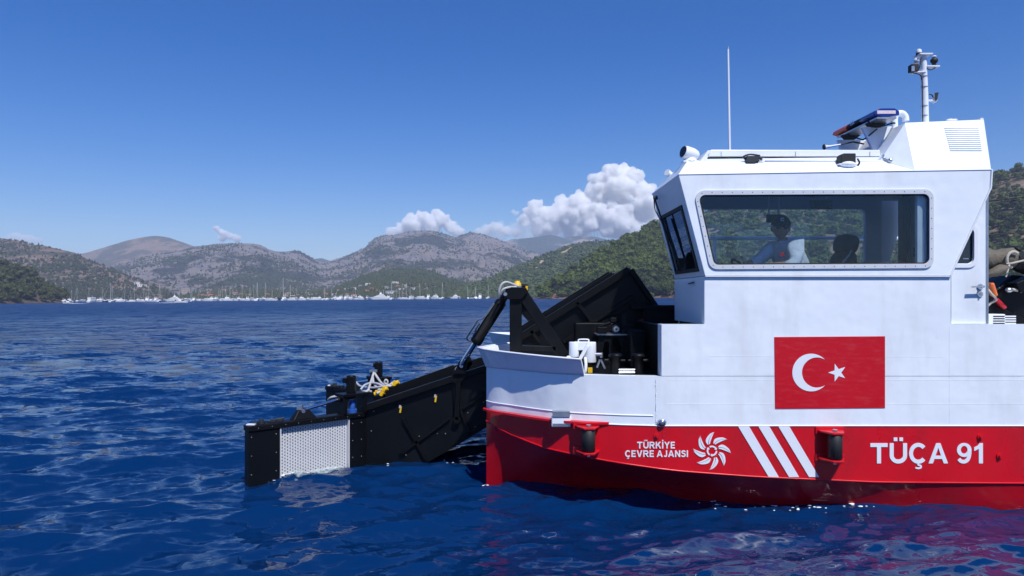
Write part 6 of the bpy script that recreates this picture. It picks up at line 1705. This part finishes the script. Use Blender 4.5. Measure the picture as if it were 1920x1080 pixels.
for (a_, c_, lab) in (((1851,377),(2040,357),'upper black stay wire running aft from the wheelhouse'),((1851,441),(2040,427),'lower black stay wire running aft from the wheelhouse')):
    t = thing('stay_wire', lab, 'wire', P(*a_,6.9))
    MB().cyl(P(*a_,6.9), P(*c_,7.2), .007, n=6).build('wire', M['rubber'], t)
    MB().cyl(P(*a_,6.9)-Vector((.012,0,0)), P(a_[0]+5,a_[1]-.5,6.9), .013, n=6).build('turnbuckle', M['rubber'], t)
t = thing('stay_wire', 'thin level black wire just under the upper stay', 'wire', P(1851,377,7.0))
MB().cyl(P(1851,377,7.0), P(2040,374,7.0), .005, n=6).build('wire', M['rubber'], t)

# --- foam specks where things cut the water
def sea_point(px, py):
    q = BOATROT @ P(px, py, 1.0); k = CAMZ/-q.z; return q.x*k, q.y*k
def sea_z(xs_, ys_):
    xs_ = np.array(xs_, float); ys_ = np.array(ys_, float)
    return wave_field(xs_, ys_, np.full_like(xs_, .05))[2]
rf = random.Random(6); sp = []
def speck(px, py, s=1.0): sp.append((*sea_point(px, py), s))
for i in range(30): speck(668+rf.random()*150, 853+rf.uniform(-1,7))
for i in range(30): speck(461+rf.random()*54, 907-rf.random()*4)
for i in range(70): x = 513+rf.random()*130; speck(x, 902-(x-513)*.17+rf.uniform(-3,4))
for i in range(8): speck(rf.uniform(690,910), 866+rf.uniform(-6,14), .8)
for i in range(22): speck(1325+rf.gauss(0,1)*14, 926+rf.gauss(0,1)*7, .9)
for i in range(26): speck(1340+rf.random()*300, 938+rf.uniform(0,12), .9)
for i in range(10): speck(912+rf.uniform(-8,6), 908+rf.uniform(-6,8), .7)
zz = sea_z([q[0] for q in sp], [q[1] for q in sp])
b = MB()
for (x, y, s), z in zip(sp, zz): b.sphere((x, y, z+.004), rf.uniform(.006,.015)*s, 6, 4, (rf.uniform(1,2.8),1,.5))
tag(b.build('foam', M['foam'], M=Matrix()), 'white foam specks where hull and wings cut the water', None, kind='stuff')
# thin wash piled against the screen
m = bpy.data.materials.new('wash_water'); m.use_nodes = True
n = m.node_tree.nodes; l = m.node_tree.links; pb = n['Principled BSDF']; pb.inputs['Base Color'].default_value = (.42,.50,.52,1); pb.inputs['Roughness'].default_value = .25
no = n.new('ShaderNodeTexNoise'); no.inputs['Scale'].default_value = 16; no.inputs['Detail'].default_value = 5; geo = n.new('ShaderNodeNewGeometry'); l.new(geo.outputs['Position'], no.inputs['Vector'])
at = n.new('ShaderNodeAttribute'); at.attribute_name = 'edge'
mu = n.new('ShaderNodeMath'); mu.operation = 'ADD'; l.new(no.outputs['Fac'], mu.inputs[0]); l.new(at.outputs['Fac'], mu.inputs[1])
mr = n.new('ShaderNodeMapRange'); mr.inputs['From Min'].default_value = .72; mr.inputs['From Max'].default_value = 1.1; mr.inputs['To Max'].default_value = .75; l.new(mu.outputs[0], mr.inputs['Value'])
tr = n.new('ShaderNodeBsdfTransparent'); mx = n.new('ShaderNodeMixShader'); l.new(mr.outputs[0], mx.inputs[0]); l.new(tr.outputs[0], mx.inputs[1]); l.new(pb.outputs[0], mx.inputs[2]); l.new(mx.outputs[0], n['Material Output'].inputs[0])
A = Vector((-2.83,7.39,0)); B = Vector((-1.80,8.31,0)); dv = (B-A).normalized(); nv_ = Vector((dv.y,-dv.x,0)); L = 49; Kk = 9
pts = []; ed = []
for i in range(L):
    for j in range(Kk):
        s_ = .33+(1.2-.33)*i/(L-1); o_ = .066+.26*j/(Kk-1); q = BOATROT @ (A+dv*s_+nv_*o_); pts.append(q)
        ed.append((.62*(1-j/(Kk-1))**.8)*min(1, 6*i/(L-1), 6*(1-i/(L-1))))
z = sea_z([q.x for q in pts], [q.y for q in pts])
wv = np.array([(q.x, q.y, zz_+.012+.03*max(0, e_-.3)) for q, zz_, e_ in zip(pts, z, ed)])
o = np_mesh('wash', wv, grid_faces(L, Kk), m); a_ = o.data.attributes.new('edge', 'FLOAT', 'POINT'); a_.data.foreach_set('value', np.array(ed, np.float32))
tag(o, 'pale churned wash along the screen of the near wing', None, kind='stuff')
